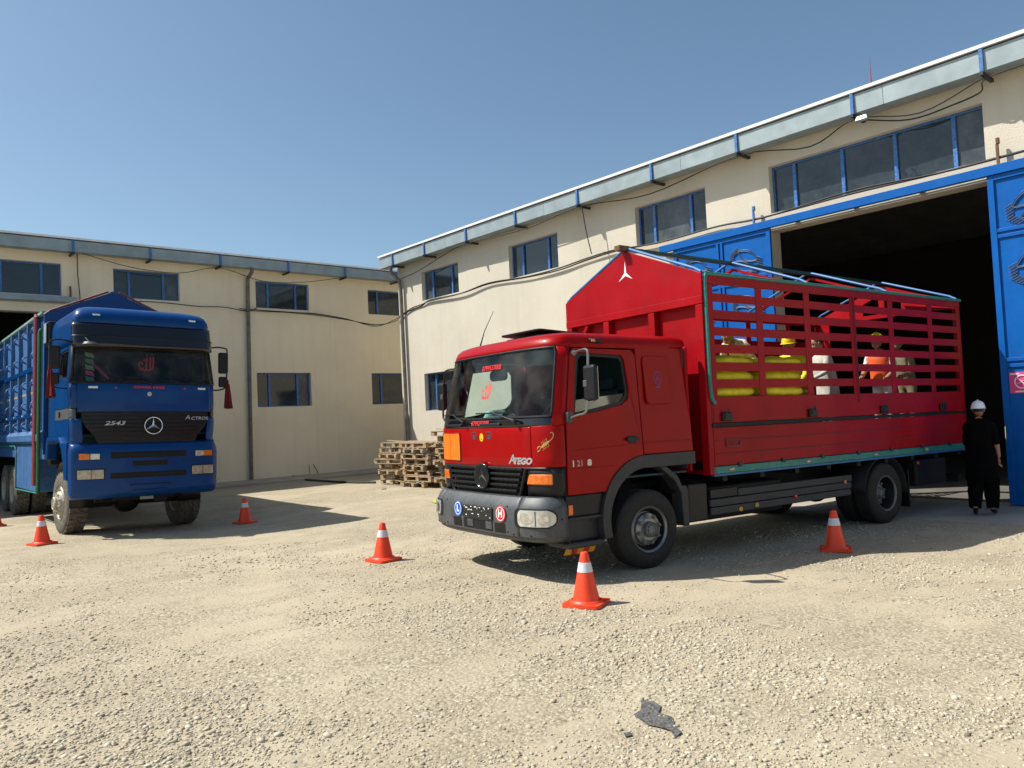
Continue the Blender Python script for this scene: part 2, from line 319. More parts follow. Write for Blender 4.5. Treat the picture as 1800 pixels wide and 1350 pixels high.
# ------------------------------------------------------------------ ground
def ground_material(stones=False):
    m = bpy.data.materials.new('gravel_stone' if stones else 'gravel_ground'); m.use_nodes = True; nt = m.node_tree; N = nt.nodes; L = nt.links
    b = N['Principled BSDF']; b.inputs['Roughness'].default_value = .95; b.inputs['Specular IOR Level'].default_value = .15
    def mul(c, k): return tuple(min(1, x*k) for x in c)+(1,)
    def ramp(p):
        r = N.new('ShaderNodeValToRGB'); e = r.color_ramp.elements
        while len(e) < len(p): e.new(.5)
        for i, (x, c) in enumerate(p): e[i].position = x; e[i].color = c if len(c) == 4 else (*c, 1)
        return r
    if stones:
        a = N.new('ShaderNodeAttribute'); a.attribute_name = 'tone'
        r = ramp([(0, (.19,.16,.125)), (.3, (.38,.33,.24)), (.7, (.48,.425,.32)), (1, (.61,.555,.44))])
        L.new(a.outputs['Fac'], r.inputs[0]); L.new(r.outputs[0], b.inputs['Base Color']); return m
    g = N.new('ShaderNodeNewGeometry'); pos = g.outputs['Position']
    def noi(s, d=6, ro=.55, sc=None):
        n = N.new('ShaderNodeTexNoise'); n.inputs['Scale'].default_value = s; n.inputs['Detail'].default_value = d; n.inputs['Roughness'].default_value = ro
        if sc:
            mp = N.new('ShaderNodeMapping'); mp.inputs['Scale'].default_value = sc; mp.inputs['Rotation'].default_value = (0, 0, rad(20)); L.new(pos, mp.inputs[0]); L.new(mp.outputs[0], n.inputs[0])
        else: L.new(pos, n.inputs[0])
        return n.outputs['Fac']
    def vor(s, feat='F1'):
        v = N.new('ShaderNodeTexVoronoi'); v.inputs['Scale'].default_value = s; v.feature = feat; L.new(pos, v.inputs['Vector']); return v
    def mix(f, a, c, t='MIX'):
        x = N.new('ShaderNodeMixRGB'); x.blend_type = t
        for i, s in ((0, f), (1, a), (2, c)):
            if isinstance(s, (float, int)): x.inputs[i].default_value = s
            elif isinstance(s, tuple): x.inputs[i].default_value = s
            else: L.new(s, x.inputs[i])
        return x.outputs[0]
    def mr(s, a, c, d=0, e=1):
        x = N.new('ShaderNodeMapRange'); x.inputs[1].default_value = a; x.inputs[2].default_value = c; x.inputs[3].default_value = d; x.inputs[4].default_value = e; L.new(s, x.inputs[0]); return x.outputs[0]
    v1 = vor(38); v2 = vor(95)
    st1 = ramp([(0, (.26,.215,.155)), (.3, (.40,.345,.245)), (.7, (.48,.42,.305)), (1, (.575,.515,.395))]); 
    sep = N.new('ShaderNodeSeparateColor'); L.new(v1.outputs['Color'], sep.inputs[0]); L.new(sep.outputs[0], st1.inputs[0])
    sep2 = N.new('ShaderNodeSeparateColor'); L.new(v2.outputs['Color'], sep2.inputs[0])
    st2 = ramp([(0, (.33,.28,.205)), (.4, (.44,.375,.26)), (1, (.525,.455,.335))]); L.new(sep2.outputs[0], st2.inputs[0])
    gravel = mix(mr(noi(2.2), .4, .62), st1.outputs[0], st2.outputs[0])
    gap = mr(v1.outputs['Distance'], .35, .75, 1, .62)
    gapc = N.new('ShaderNodeCombineColor'); [L.new(gap, gapc.inputs[i]) for i in range(3)]
    gravel = mix(.8, gravel, gapc.outputs[0], 'MULTIPLY')
    sandr = ramp([(.3, (.405,.343,.245)), (.7, (.47,.405,.295))]); L.new(noi(1.3, 9, .65), sandr.inputs[0])
    n1 = noi(.33, 5, .6); n2 = noi(1.1, 7, .65, (1, 2.2, 1))
    s = N.new('ShaderNodeMath'); s.operation = 'ADD'; L.new(n1, s.inputs[0]); L.new(n2, s.inputs[1])
    sandf = mr(s.outputs[0], .94, 1.12, .08, .95)
    ta = N.new('ShaderNodeAttribute'); ta.attribute_name = 'track'
    tm = N.new('ShaderNodeMath'); tm.operation = 'MAXIMUM'; L.new(sandf, tm.inputs[0]); tk = N.new('ShaderNodeMath'); tk.operation = 'MULTIPLY'; tk.inputs[1].default_value = .8; L.new(ta.outputs['Fac'], tk.inputs[0]); L.new(tk.outputs[0], tm.inputs[1]); sandf = tm.outputs[0]
    col = mix(sandf, gravel, sandr.outputs[0])
    big = ramp([(.35, (.86,.85,.84)), (.65, (1.0,1.0,1.0))]); L.new(noi(.5, 6, .6), big.inputs[0]); col = mix(1.0, col, big.outputs[0], 'MULTIPLY')
    # dark grit
    grit = mr(noi(26, 3, .8), .66, .74, 0, .45); col = mix(grit, col, (.20,.155,.11,1))
    L.new(col, b.inputs['Base Color'])
    hb = N.new('ShaderNodeMath'); hb.operation = 'MULTIPLY_ADD'; L.new(noi(18, 8, .7), hb.inputs[0]); hb.inputs[1].default_value = .8
    inv = N.new('ShaderNodeMath'); inv.operation = 'MULTIPLY'; inv.inputs[1].default_value = -1.0; L.new(v1.outputs['Distance'], inv.inputs[0])
    L.new(inv.outputs[0], hb.inputs[2])
    b1 = N.new('ShaderNodeBump'); b1.inputs['Distance'].default_value = .009; L.new(hb.outputs[0], b1.inputs['Height']); L.new(mr(sandf, .1, .95, .95, .32), b1.inputs['Strength'])
    L.new(b1.outputs[0], b.inputs['Normal']); return m
GM = ground_material()
TRK = []
for pts in ([(4.7,7.6),(2.4,7.9),(-.2,7.4),(-3,6.0)], [(4.1,13.6),(4.4,11),(5.6,8.4),(7.8,5.4),(9.5,2.6)], [(4.0,13.8),(3.2,10.4),(1.6,7.6),(-1.5,5.4)], [(11,3),(8.6,3.4),(6.2,4.8),(3.4,5.4),(.5,4.2)], [(8.2,12.5),(6.4,10.8),(3.4,9.6),(.2,9.8)]):
    TRK.append(np.array([p[:] for p in spline([(a, b, 0) for a, b in pts], 12)])[:, :2])
def track(x, y):
    best = 0
    for i, T in enumerate(TRK):
        d = math.sqrt(((T[:,0]-x)**2+(T[:,1]-y)**2).min()); e = abs(d-.98)
        if e < .3: best = max(best, sstep(.24, .10, e)*(.55+.45*noise.noise(Vector((x*1.1, y*1.1, i*3)))))
    return best
def gnoise(x, y):
    h = .012*noise.noise(Vector((x*.5, y*.5, 3)))+.004*noise.noise(Vector((x*1.9, y*1.9, 9)))+.0025*noise.noise(Vector((x*5, y*5, 1)))
    # faint wheel ruts curving over the yard
    t = track(x, y); return h-.010*t+.004*math.exp(-((t-.25)/.12)**2)*(t > .05)
def ground_z(x, y):
    edge = sstep(-8, -3, x)*sstep(17, 12, x)*sstep(-4, -1, y)*sstep(26, 22, y)
    return gz(x, y)+gnoise(x, y)*edge*(1-.9*sstep(10.8, 11.8, x))
def build_ground():
    def axis(lo, hi, st):
        core = list(np.arange(lo, hi, st)); out = []; d = st; p = lo
        while p > -900: d *= 1.5; p -= d; out.append(p)
        pre = out[::-1]; out = []; d = st; p = core[-1]
        while p < 900: d *= 1.5; p += d; out.append(p)
        return pre+core+out
    xs = axis(-3, 13, .1); ys = axis(-.5, 18.5, .1)
    mb = MB(); me = bpy.data.meshes.new('ground'); nx, ny = len(xs), len(ys)
    vs = [(x, y, ground_z(x, y)) for x in xs for y in ys]
    fs = [(i*ny+j, (i+1)*ny+j, (i+1)*ny+j+1, i*ny+j+1) for i in range(nx-1) for j in range(ny-1)]
    me.from_pydata(vs, [], fs); me.materials.append(GM)
    at = me.attributes.new('track', 'FLOAT', 'POINT'); at.data.foreach_set('value', [track(v[0], v[1]) if -3 < v[0] < 12 and -1 < v[1] < 16 else 0. for v in vs]); me.polygons.foreach_set('use_smooth', [True]*len(fs))
    tag(obj('ground', me), kind='structure')
build_ground()
def build_stones(n=80000):
    ico = bmesh.new(); bmesh.ops.create_icosphere(ico, subdivisions=1, radius=1); bv = np.array([v.co[:] for v in ico.verts]); bf = np.array([[v.index for v in f.verts] for f in ico.faces]); ico.free()
    pts = []
    while len(pts) < n:
        d = 3.3+9.0*random.random()**1.55; a = random.uniform(-.80, .80)
        x = d*math.sin(YAW+a)/math.cos(a*.55); y = d*math.cos(YAW+a)/math.cos(a*.55)
        k = noise.noise(Vector((x*.55, y*.55, 5)))+.6*noise.noise(Vector((x*1.7, y*1.7, 8)))
        near = 1-sstep(3.5, 10, d)
        if random.random() > (sstep(-.55, .30, k)*.85+.10+.05*near)*(1-.75*track(x, y)): continue
        pts.append((x, y, d, k))
    pts = np.array(pts); N_ = len(pts)
    r = np.clip(rng.lognormal(math.log(.0054), .45, N_), .0028, .017)*(1+.4*np.clip(pts[:,3], -.5, 1))
    big = rng.random(N_) < .004; r[big] = rng.uniform(.012, .022, big.sum())
    sc = np.stack([r*rng.uniform(.9, 1.5, N_), r*rng.uniform(.75, 1.15, N_), r*rng.uniform(.45, .85, N_)], 1)
    an = rng.uniform(0, 6.283, N_); ca, sa = np.cos(an), np.sin(an)
    V = bv[None]*(1+rng.uniform(-.38, .38, (N_, len(bv), 1)))*sc[:,None]
    X = V[...,0]*ca[:,None]-V[...,1]*sa[:,None]; Y = V[...,0]*sa[:,None]+V[...,1]*ca[:,None]
    zz = np.array([ground_z(a, b) for a, b in pts[:,:2]])
    V = np.stack([X+pts[:,0,None], Y+pts[:,1,None], V[...,2]+(zz+sc[:,2]*.2)[:,None]], -1).reshape(-1, 3)
    Fc = (bf[None]+(np.arange(N_)*len(bv))[:,None,None]).reshape(-1)
    me = bpy.data.meshes.new('gravel'); me.vertices.add(len(V)); me.vertices.foreach_set('co', V.reshape(-1))
    nf = len(Fc)//3; me.loops.add(len(Fc)); me.loops.foreach_set('vertex_index', Fc.astype(np.int32)); me.polygons.add(nf); me.polygons.foreach_set('loop_start', np.arange(0, len(Fc), 3, dtype=np.int32))
    me.update(calc_edges=True)
    at = me.attributes.new('tone', 'FLOAT', 'POINT'); tone = np.clip(rng.normal(.55, .22, N_), 0, 1); at.data.foreach_set('value', np.repeat(tone, len(bv)).astype(np.float32))
    me.materials.append(ground_material(True)); tag(obj('gravel', me), 'loose pale gravel strewn over the dusty yard', None, kind='stuff')
build_stones()
# concrete strips (setting)
mb = MB(); mb.box(12.0, 14.12, -9, 9.4, -.3, -.047); tag(mb.build('gate_apron', M['concrete'], bevel=.01), kind='structure')
mb = MB(); mb.box(7.0, 30, 23.1, 24.82, -.3, .07); tag(mb.build('pavement', M['concrete'], bevel=.02), kind='structure')

# ------------------------------------------------------------------ warehouses
def window(root, mp, a0, a1, z0, z1, mull, d=.13, fm='frame_blue'):
    mb = MB(); t = .045
    def b(p0, p1, q0, q1, e0=d, e1=d+.05):
        mb.plate([(p0,q0),(p1,q0),(p1,q1),(p0,q1)], [], mp, e0, e1)
    b(a0+.004, a0+t, z0+.004, z1-.004); b(a1-t, a1-.004, z0+.004, z1-.004); b(a0+t, a1-t, z0+.004, z0+t*.7); b(a0+t, a1-t, z1-t, z1-.004)
    edges = [a0+t]
    for k in mull:
        m = a0+(a1-a0)*k; b(m-.032, m+.032, z0+t*.7, z1-t, d-.02, d+.06); edges += [m-.032, m+.032]
    edges.append(a1-t); w = mb.build('window', M[fm], root)
    for i in range(0, len(edges), 2):
        g = MB(); tl = random.uniform(-.006, .006)
        g.plate([(edges[i]+.001, z0+t*.7+.001),(edges[i+1]-.001, z0+t*.7+.001),(edges[i+1]-.001, z1-t-.001),(edges[i]+.001, z1-t-.001)], [], lambda a, z, q: mp(a, z, q+tl*(a-edges[i])), d+.022, d+.030)
        g.build('pane', M[random.choice(('pane', 'pane', 'pane2', 'pane3'))], w)
    return w
def R4(a0, a1, z0, z1): return [(a0,z0),(a1,z0),(a1,z1),(a0,z1)]
OV = .42
def hall(name, label, mp, a0, a1, wins, gate, eave_top, eave_bot, straps, depth=16.5, skin='stucco'):
    """mp(a, z, d): a along the facade, z up, d into the hall"""
    root = thing(name, label, 'warehouse', mp((a0+a1)/2, 0, 0)); base = Vector(root.location)
    def m2(a, z, d): return tuple(Vector(mp(a, z, d))-base)
    holes = [R4(*w[:4]) for w in wins]+[R4(gate[0], gate[1], -.25, gate[2])]
    # the gate reaches the floor: cut it out of the outline instead of as a hole
    top = eave_top+.16*(OV-.02)
    mb = MB(); g0, g1 = sorted(gate[:2])
    mb.plate([(a0,-.3),(g0,-.3),(g0,gate[2]),(g1,gate[2]),(g1,-.3),(a1,-.3),(a1,top),(a0,top)], holes[:-1], m2, 0, .35)
    mb.build('front_wall', M[skin], root)
    ridge = depth/2; rz = eave_top+.16*(ridge+OV)
    for e in (a0, a1):
        s_ = 1 if e == a0 else -1; mb = MB()
        mb.plate([(.351,-.3),(depth,-.3),(depth,top),(ridge,rz+.02),(.351,top+.05)], [], lambda d, z, t: m2(e+s_*t, z, d), .0, .3); mb.build('side_wall', M[skin], root)
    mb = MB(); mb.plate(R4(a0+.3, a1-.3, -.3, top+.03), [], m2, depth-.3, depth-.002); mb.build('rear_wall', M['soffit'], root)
    mb = MB(); mb.plate([(-OV,eave_top),(ridge,rz),(depth+OV,eave_top),(depth+OV,eave_top+.05),(ridge,rz+.06),(-OV-.05,eave_top+.055),(-OV-.05,eave_top-.001)], [], lambda d, z, t: m2(t, z, d), a0-.45, a1+.45)
    mb.build('roof', M['roofm'], root)
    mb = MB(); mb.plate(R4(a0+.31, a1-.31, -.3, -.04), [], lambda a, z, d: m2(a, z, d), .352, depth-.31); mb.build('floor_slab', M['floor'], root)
    # box gutter, segment by segment
    ed = [a0-.42]+list(np.arange(a0+1.9, a1, 4.27))+[a1+.42]
    for p, q in zip(ed[:-1], ed[1:]):
        mb = MB(); k = random.uniform(-.008, .008)
        mb.plate([(-OV,eave_bot+k),(-OV+.03,eave_bot-.012+k),(-.02,eave_bot+.02),(-.02,eave_bot+.05),(-OV+.04,eave_bot+.022+k),(-OV+.022,eave_top-.03),(-OV-.008,eave_top-.03)], [], lambda d, z, t: m2(t, z, d), p+.004, q-.004)
        mb.build('gutter', M['galv'], root)
    for a in straps:
        mb = MB(); mb.plate(R4(-OV-.042, -OV-.010, eave_bot-.02, eave_top-.002), [], lambda d, z, t: m2(t, z, d), a-.028, a+.028)
        s = mb.build('gutter_strap', M['frame_blue'], root)
        mb = MB(); mb.plate(R4(-OV-.07, .02, eave_bot-.075, eave_bot-.022), [], lambda d, z, t: m2(t, z, d), a-.025, a+.025); mb.build('bracket_arm', M['steel'], s)
    for w in wins: window(root, m2, *w)
    return root, m2
def ornament(fn, parent, flip=1, sc=1.0):
    """wrought flourish: two eye-shaped loops held between braided bands"""
    mb = MB()
    def T(pts, r=.0075):
        c_, s_ = math.cos(.5), math.sin(.5)
        mb.tube([fn(flip*(a*c_-b*s_)*sc, (a*s_+b*c_)*sc, .02) for a, b in pts], r*1.0, 6)
    for sy in (1, -1):
        for off in (0, .035):
            T([(x, sy*(.13+.10*math.cos(x*math.pi/.56)+off)) for x in lin(-.28, .28, 13)])
            T([(x, sy*(.13-.10*math.cos(x*math.pi/.56)-off*.6)) for x in lin(-.28, .28, 13)])
    for sx in (1, -1):
        for k in range(5): T([(sx*(.24+.03*k), -.20), (sx*(.36+.022*k), 0), (sx*(.24+.03*k), .20)], .0055)
        for k in range(9):
            y = -.2+.05*k; T([(sx*(.22+.6*(.2-abs(y))), y), (sx*(.39+.5*(.2-abs(y))), y+.012)], .0055)
    return mb.build('ornament', M['steel_blue'], parent, smooth=True)
M['steel_blue'] = P('ornament_iron', (.012,.045,.12), .5, var=.2)
def gate_leaf(root, m2, a0, a1, z0, z1, hz, label=None, orn=True, flip=1):
    """one sliding leaf: sheet, outer frame, rails, mullions, top ornaments"""
    d = -.13; mb = MB(); mb.plate(R4(a0, a1, z0, z1), [], m2, d, d+.02); leaf = mb.build('gate_leaf', M['gate_blue'], root)
    if label: leaf['label'] = label
    def bar(p0, p1, q0, q1, e=.035):
        b = MB(); b.plate(R4(p0, p1, q0, q1), [], m2, d-e, d-.0015); b.build('frame_bar', M['gate_blue'], leaf, bevel=.004)
    n = max(1, round((a1-a0)/1.1)); xs = lin(a0, a1, n+1)
    for i, a in enumerate(xs):
        for o_ in ((.0,), (.0,), )[:1]: pass
        if i == 0: bar(a, a+.09, z0, z1)
        elif i == n: bar(a-.09, a, z0, z1)
        else: bar(a-.075, a-.02, z0+.08, z1-.08, .03); bar(a+.02, a+.075, z0+.08, z1-.08, .03)
    bar(a0+.09, a1-.09, z0, z0+.08, .033); bar(a0+.09, a1-.09, z1-.08, z1, .033)
    for h in hz: bar(a0+.09, a1-.09, h-.075, h-.02, .026); bar(a0+.09, a1-.09, h+.02, h+.075, .026)
    if orn:
        for i in range(n):
            for zc in (z1-.55,) + ((hz[-1]+.35-.9,) if len(hz) > 1 else ()):
                ca = (xs[i]+xs[i+1])/2
                ornament(lambda a, b, t, ca=ca, zc=zc: m2(ca+a, zc+b, d-t), leaf, flip, .85)
    return leaf
# right hall: facade on X = 14.1
RX = 14.1
mR = lambda a, z, d: (RX+d, a, z)
q2 = (.24, .76)
winsR = [(18.5,20.43,5.50,6.41,q2),(14.24,16.18,5.50,6.41,q2),(9.70,11.64,5.50,6.43,q2),(4.34,8.19,5.50,6.44,(.125,.375,.625,.875)),(.4,2.3,5.5,6.42,q2),(-4.4,-2.5,5.5,6.42,q2),
         (18.5,20.5,2.02,3.19,q2),(14.24,16.18,2.02,3.19,q2)]
hallR, m2R = hall('warehouse', 'cream warehouse with open blue sliding gate, behind the red truck', mR, -9.0, 21.8, winsR, (4.22, 8.22, 5.16), 7.15, 6.79,
                  [21.4, 19.6, 17.5, 15.35, 13.05, 10.76, 8.6, 6.24, 4.17, 2.0, -.15, -2.3, -4.45, -6.6])
def gate_rail(root, m2, a0, a1, z, m_='gate_blue'):
    mb = MB(); mb.plate(R4(a0, a1, z, z+.15), [], m2, -.20, -.10); mb.build('gate_rail', M[m_], root, bevel=.004)
    mb = MB(); mb.plate(R4(a0, a1, z-.03, z-.012), [], m2, -.075, -.03); mb.build('guide_strip', M['galv'], root)
    for a in np.arange(a0+.3, a1, 1.15):
        mb = MB(); mb.plate(R4(a-.03, a+.03, z+.02, z+.09), [], m2, -.099, -.001); mb.build('rail_bracket', M['steel'], root)
gate_rail(hallR, m2R, 1.6, 10.85, 5.19)
gate_leaf(hallR, m2R, 8.15, 10.5, -.03, 5.185, (2.2, 4.25))
lf = gate_leaf(hallR, m2R, 1.95, 4.30, -.03, 5.185, (2.2, 4.25), 'blue sliding gate leaf with pink warning sign', flip=-1)
mb = MB(); mb.tube([(RX-.185-hallR.location.x, 4.27-hallR.location.y, 1.0), (RX-.24-hallR.location.x, 4.27-hallR.location.y, 1.03), (RX-.24-hallR.location.x, 4.27-hallR.location.y, 1.2), (RX-.185-hallR.location.x, 4.27-hallR.location.y, 1.23)], .012); mb.build('handle', M['chrome'], lf)
# pink no-smoking style sign on the leaf
sg = thing('warning_sign', 'pink square prohibition sign stuck on the blue gate leaf', 'sign', (RX-.136, 4.02, 1.88))
mb = MB(); mb.box(-.006, 0, -.175, .17, -.165, .165); mb.build('sign_plate', M['pink'], sg)
mb = MB(); mb.tube([(-.009, -.002+.10*math.cos(t), .01+.10*math.sin(t)) for t in lin(0, 6.283, 33)[:-1]], .011, 6, closed=True)
mb.bar((-.010, .07, .08), (-.010, -.07, -.06), .012, .016, (1,0,0)); mb.bar((-.0105, -.055, .045), (-.0105, .06, -.02), .006, .02, (1,0,0))
mb.build('prohibition_mark', M['pink_w'], sg)
mb = MB()
for y0, y1, z0, z1 in ((.03, .155, .125, .150), (-.14, .10, -.150, -.128)): mb = MB(); mb.box(-.0085, -.0065, y0, y1, z0, z1); mb.build('print_line', M['pink_w'], sg)
# downpipe at the far corner
def downpipe(root, pts):
    b = Vector(root.location); mb = MB(); mb.tube([Vector(p)-b for p in pts], .062, 10); mb.build('downpipe', M['pipe'], root, smooth=True)
downpipe(hallR, [(13.75,21.66,6.80),(13.76,21.66,6.58),(13.98,21.52,6.3),(14.0,21.5,6.0),(14.0,21.42,.05)])
# left hall: facade on Y = 24.8
LY = 24.8
mL = lambda a, z, d: (a, LY+d, z)
winsL = [(1.0,4.86,5.70,6.61,(.125,.375,.625,.875)),(6.2,8.08,5.74,6.60,q2),(10.5,12.4,5.68,6.58,q2),(14.72,16.6,5.68,6.58,q2),(19,20.9,5.68,6.58,q2),(-3.5,-1.6,5.7,6.6,q2),
         (6.2,8.08,2.40,3.53,q2),(10.45,12.37,2.40,3.53,q2),(14.75,16.65,2.38,3.52,q2)]
hallL, m2L = hall('warehouse', 'cream warehouse in shade behind the blue truck', mL, -14, 30, winsL, (.9, 4.95, 5.22), 7.24, 6.90,
                  [-7.6, -5.4, -3.3, -1.2, .9, 2.95, 5.08, 7.13, 9.21, 11.48, 13.6, 15.7, 17.8], skin='stucco_l')
gate_rail(hallL, m2L, -1.6, 5.2, 5.5, 'galv')
gate_leaf(hallL, m2L, -1.5, .85, -.0, 5.495, (2.2, 4.3))
downpipe(hallL, [(10.2,24.3,6.9),(10.2,24.35,6.75),(10.2,24.68,6.6),(10.2,24.7,6.3),(10.12,24.7,.08)])
for n_, s_, pts in (('iron rod', .016, [(5.25,24.72,6.95),(5.25,24.70,6.3),(5.29,24.70,5.75),(5.3,24.7,5.3)]),):
    mb = MB(); mb.tube([Vector(p)-hallL.location for p in pts], s_, 6); mb.build('conduit', M['rust'], hallL)
# cables strung along the walls
def cable(label, pts, r=.014, sag=True, strands=1, group=None):
    mb = MB()
    for s_ in range(strands):
        q = [Vector(p)+Vector((random.uniform(-.02,.0), random.uniform(-.02,.0), random.uniform(-.05,.05)))*(s_ > 0) for p in pts]
        mb.tube(spline(q, 5), r, 6)
    return tag(mb.build('cable', M['cable'], smooth=True), label, 'cable', group)
cable('black cable clipped under the windows of the warehouse behind the red truck', [(14.05,21.7,5.15),(14.07,21.0,5.30),(14.07,20.4,5.35),(14.05,19.9,5.46),(14.03,18.3,5.42),(14.05,17,5.50),(14.04,15.4,5.42),(14.04,14.2,5.40),(14.05,13.2,5.48),(14.04,12.2,5.52),(14.03,11.0,5.47),(14.04,9.4,5.50),(14.0,8.3,5.44),(14.0,6.5,5.47),(14.0,5,5.45),(13.99,3.6,5.47),(13.99,1.0,5.5)], .018, strands=2)
cable('slack bundle of black cables sagging between the two warehouses', [(9.9,24.72,5.60),(11.5,24.70,5.58),(12.6,24.70,5.55),(13.6,24.3,5.36),(14.0,23.2,5.05),(14.05,22.0,5.05),(14.05,21.5,5.2)], .012, strands=3)
cable('thin black cable along the wall above the blue truck', [(5.3,24.72,5.55),(7.2,24.72,5.66),(8.6,24.70,5.60),(9.4,24.70,5.62),(10.1,24.62,5.52),(10.5,24.72,5.66)], .014)
cable('thin wire drooping under the gutter of the shaded warehouse', [(5.3,24.4,6.88),(6.6,24.5,6.62),(8.0,24.6,6.58),(9.2,24.45,6.82),(10.6,24.6,6.55),(12,24.6,6.6),(13.6,24.4,6.87)], .010)
cable('thin wire drooping under the gutter of the sunlit warehouse', [(13.95,21.4,6.35),(13.9,20.3,6.42),(13.8,18.7,6.64),(13.72,17.5,6.72),(13.75,15,6.62),(13.72,13.05,6.73),(13.85,11,6.55),(13.72,8.6,6.72),(13.9,7.2,6.52),(13.72,6.24,6.70),(13.85,5.2,6.5),(13.72,4.17,6.70)], .012)
cable('black cable looping below the gutter beside the floodlight', [(13.72,6.2,6.68),(13.9,5.4,6.46),(13.95,4.7,6.5),(13.8,4.25,6.52),(13.72,4.12,6.68),(13.72,3.2,6.71)], .013)
cable('black wire hanging from the gutter to the red truck roof ridge', [(13.70,12.95,6.74),(13.72,12.85,6.05),(13.75,12.75,5.52)], .014)
# floodlight, lightning rod, stubs of iron
fl = thing('floodlight', 'small white floodlight under the gutter above the open gate', 'floodlight', (13.60, 6.05, 6.62))
mb = MB(); mb.plate([(-.11,-.055),(.11,-.055),(.09,.055),(-.09,.055)], [], lambda a, b, t: (t*.8+b*.35, a, b*.8-t*.25), -.05, .02); mb.build('housing', M['galv'], fl, bevel=.01)
mb = MB(); mb.plate([(-.10,-.045),(.10,-.045),(.08,.045),(-.08,.045)], [], lambda a, b, t: (t*.8+b*.35, a, b*.8-t*.25), -.062, -.0505); mb.build('lens', M['floodl'], fl)
mb = MB(); mb.tube([(.0,0,.03),(.05,0,.1),(.05,.05,.14)], .012, 6); mb.build('bracket', M['steel'], fl)
tag(MB().tube([(15.2,6.55,7.25),(15.2,6.55,7.85),(15.2,6.55,8.35)], [.022,.016,.006], 6).build('lightning_rod', M['pole_red']), 'thin red lightning rod standing on the roof edge', 'rod')
for lab, p, h, m_ in (('rusty iron stub on the rail by the wide window', (13.97, 4.13, 5.45), .32, 'rust'), ('blue iron stub on the gate rail over the left leaf', (13.97, 8.5, 5.42), .28, 'frame_blue')):
    x, y, z = p; mb = MB(); mb.box(x-.02, x+.02, y-.02, y+.02, z-.1, z+h*.7); mb.box(x-.03, x+.03, y-.035, y+.01, z+h*.7, z+h); tag(mb.build('iron_stub', M[m_], bevel=.004), lab, 'iron stub')
tag(MB().tube([(5.06,24.72,5.67),(5.06,24.72,5.8),(5.05,24.70,5.97)], [.03,.026,.034], 6).build('iron_stub', M['rust']), 'dark iron stub on the rail above the shaded gate', 'iron stub')
# ------------------------------------------------------------------ shared vehicle helpers
class Front:
    """rounded truck front: superellipse in plan, rake and width vary with height"""
    def __init__(s, D, n, w, rk): s.D, s.n, s.w, s.rk = D, n, w, rk
    def at(s, phi, z, off=0):
        p = 2/s.n; w = s.w(z); c_ = max(0., math.cos(phi)); s_ = abs(math.sin(phi))
        x = s.rk(z)+s.D*(1-c_**p); y = math.copysign(w*s_**p, phi)
        if off:
            nx, ny = -(c_**(2-p))/s.D if c_ > 0 else 0, math.copysign((s_**(2-p))/w, phi); l = math.hypot(nx, ny) or 1
            x += off*nx/l; y += off*ny/l
        return (x, y, z)
    def phi(s, y, z): return math.copysign(math.asin(min(1, abs(y)/s.w(z))**(s.n/2)), y)
    def sy(s, y, z, off=0): return s.at(s.phi(y, z), z, off)
def patch(fr, poly_y, z0, z1, off, th, n=8, shape=None, R=5):
    """a piece lying on the front between y-limits and z-limits, th thick, standing off proud"""
    y0, y1 = poly_y; mb = MB(); us = lin(0, 1, n+1); zs = lin(0, 1, R)
    def f(o_):
        def g(a, b):
            z = z0+(z1-z0)*b; e0, e1 = (y0, y1) if shape is None else shape(b, y0, y1); return fr.sy(e0+(e1-e0)*a, z, o_)
        return g
    k = (n+1)*R
    vs = [f(off)(a, b) for a in us for b in zs]+[f(off-th)(a, b) for a in us for b in zs]; fs = []
    for i in range(n):
        for j in range(R-1): q = (i*R+j, (i+1)*R+j, (i+1)*R+j+1, i*R+j+1); fs += [q, tuple(v+k for v in reversed(q))]
    rim = [i*R for i in range(n+1)]+[n*R+j for j in range(1, R)]+[i*R+R-1 for i in range(n-1, -1, -1)]+[j for j in range(R-2, 0, -1)]
    for a, b in zip(rim, rim[1:]+rim[:1]): fs.append((a, b, b+k, a+k))
    return mb.add(vs, fs)
def star(mb, fn, R, w=.16, mi=0):
    """three-pointed star in the plane of fn(a,b)"""
    pts = []
    for k in range(6):
        a = math.pi/2+k*math.pi/3; r = R if k % 2 == 0 else R*w; pts.append((r*math.cos(a), r*math.sin(a)))
    vs = [fn(0, 0)]+[fn(*p) for p in pts]; return mb.add(vs, [(0, 1+k, 1+(k+1) % 6) for k in range(6)], mi)
def ring(mb, fn, r0, r1, n=28, mi=0):
    vs = []
    for k in range(n):
        t = 2*math.pi*k/n; vs += [fn(r0*math.cos(t), r0*math.sin(t)), fn(r1*math.cos(t), r1*math.sin(t))]
    return mb.add(vs, [(2*k, 2*k+1, (2*k+3) % (2*n), (2*k+2) % (2*n)) for k in range(n)], mi)
def disc(mb, fn, r, n=24, mi=0, sx=1):
    return mb.add([fn(sx*r*math.cos(2*math.pi*k/n), r*math.sin(2*math.pi*k/n)) for k in range(n)], [tuple(range(n))], mi)
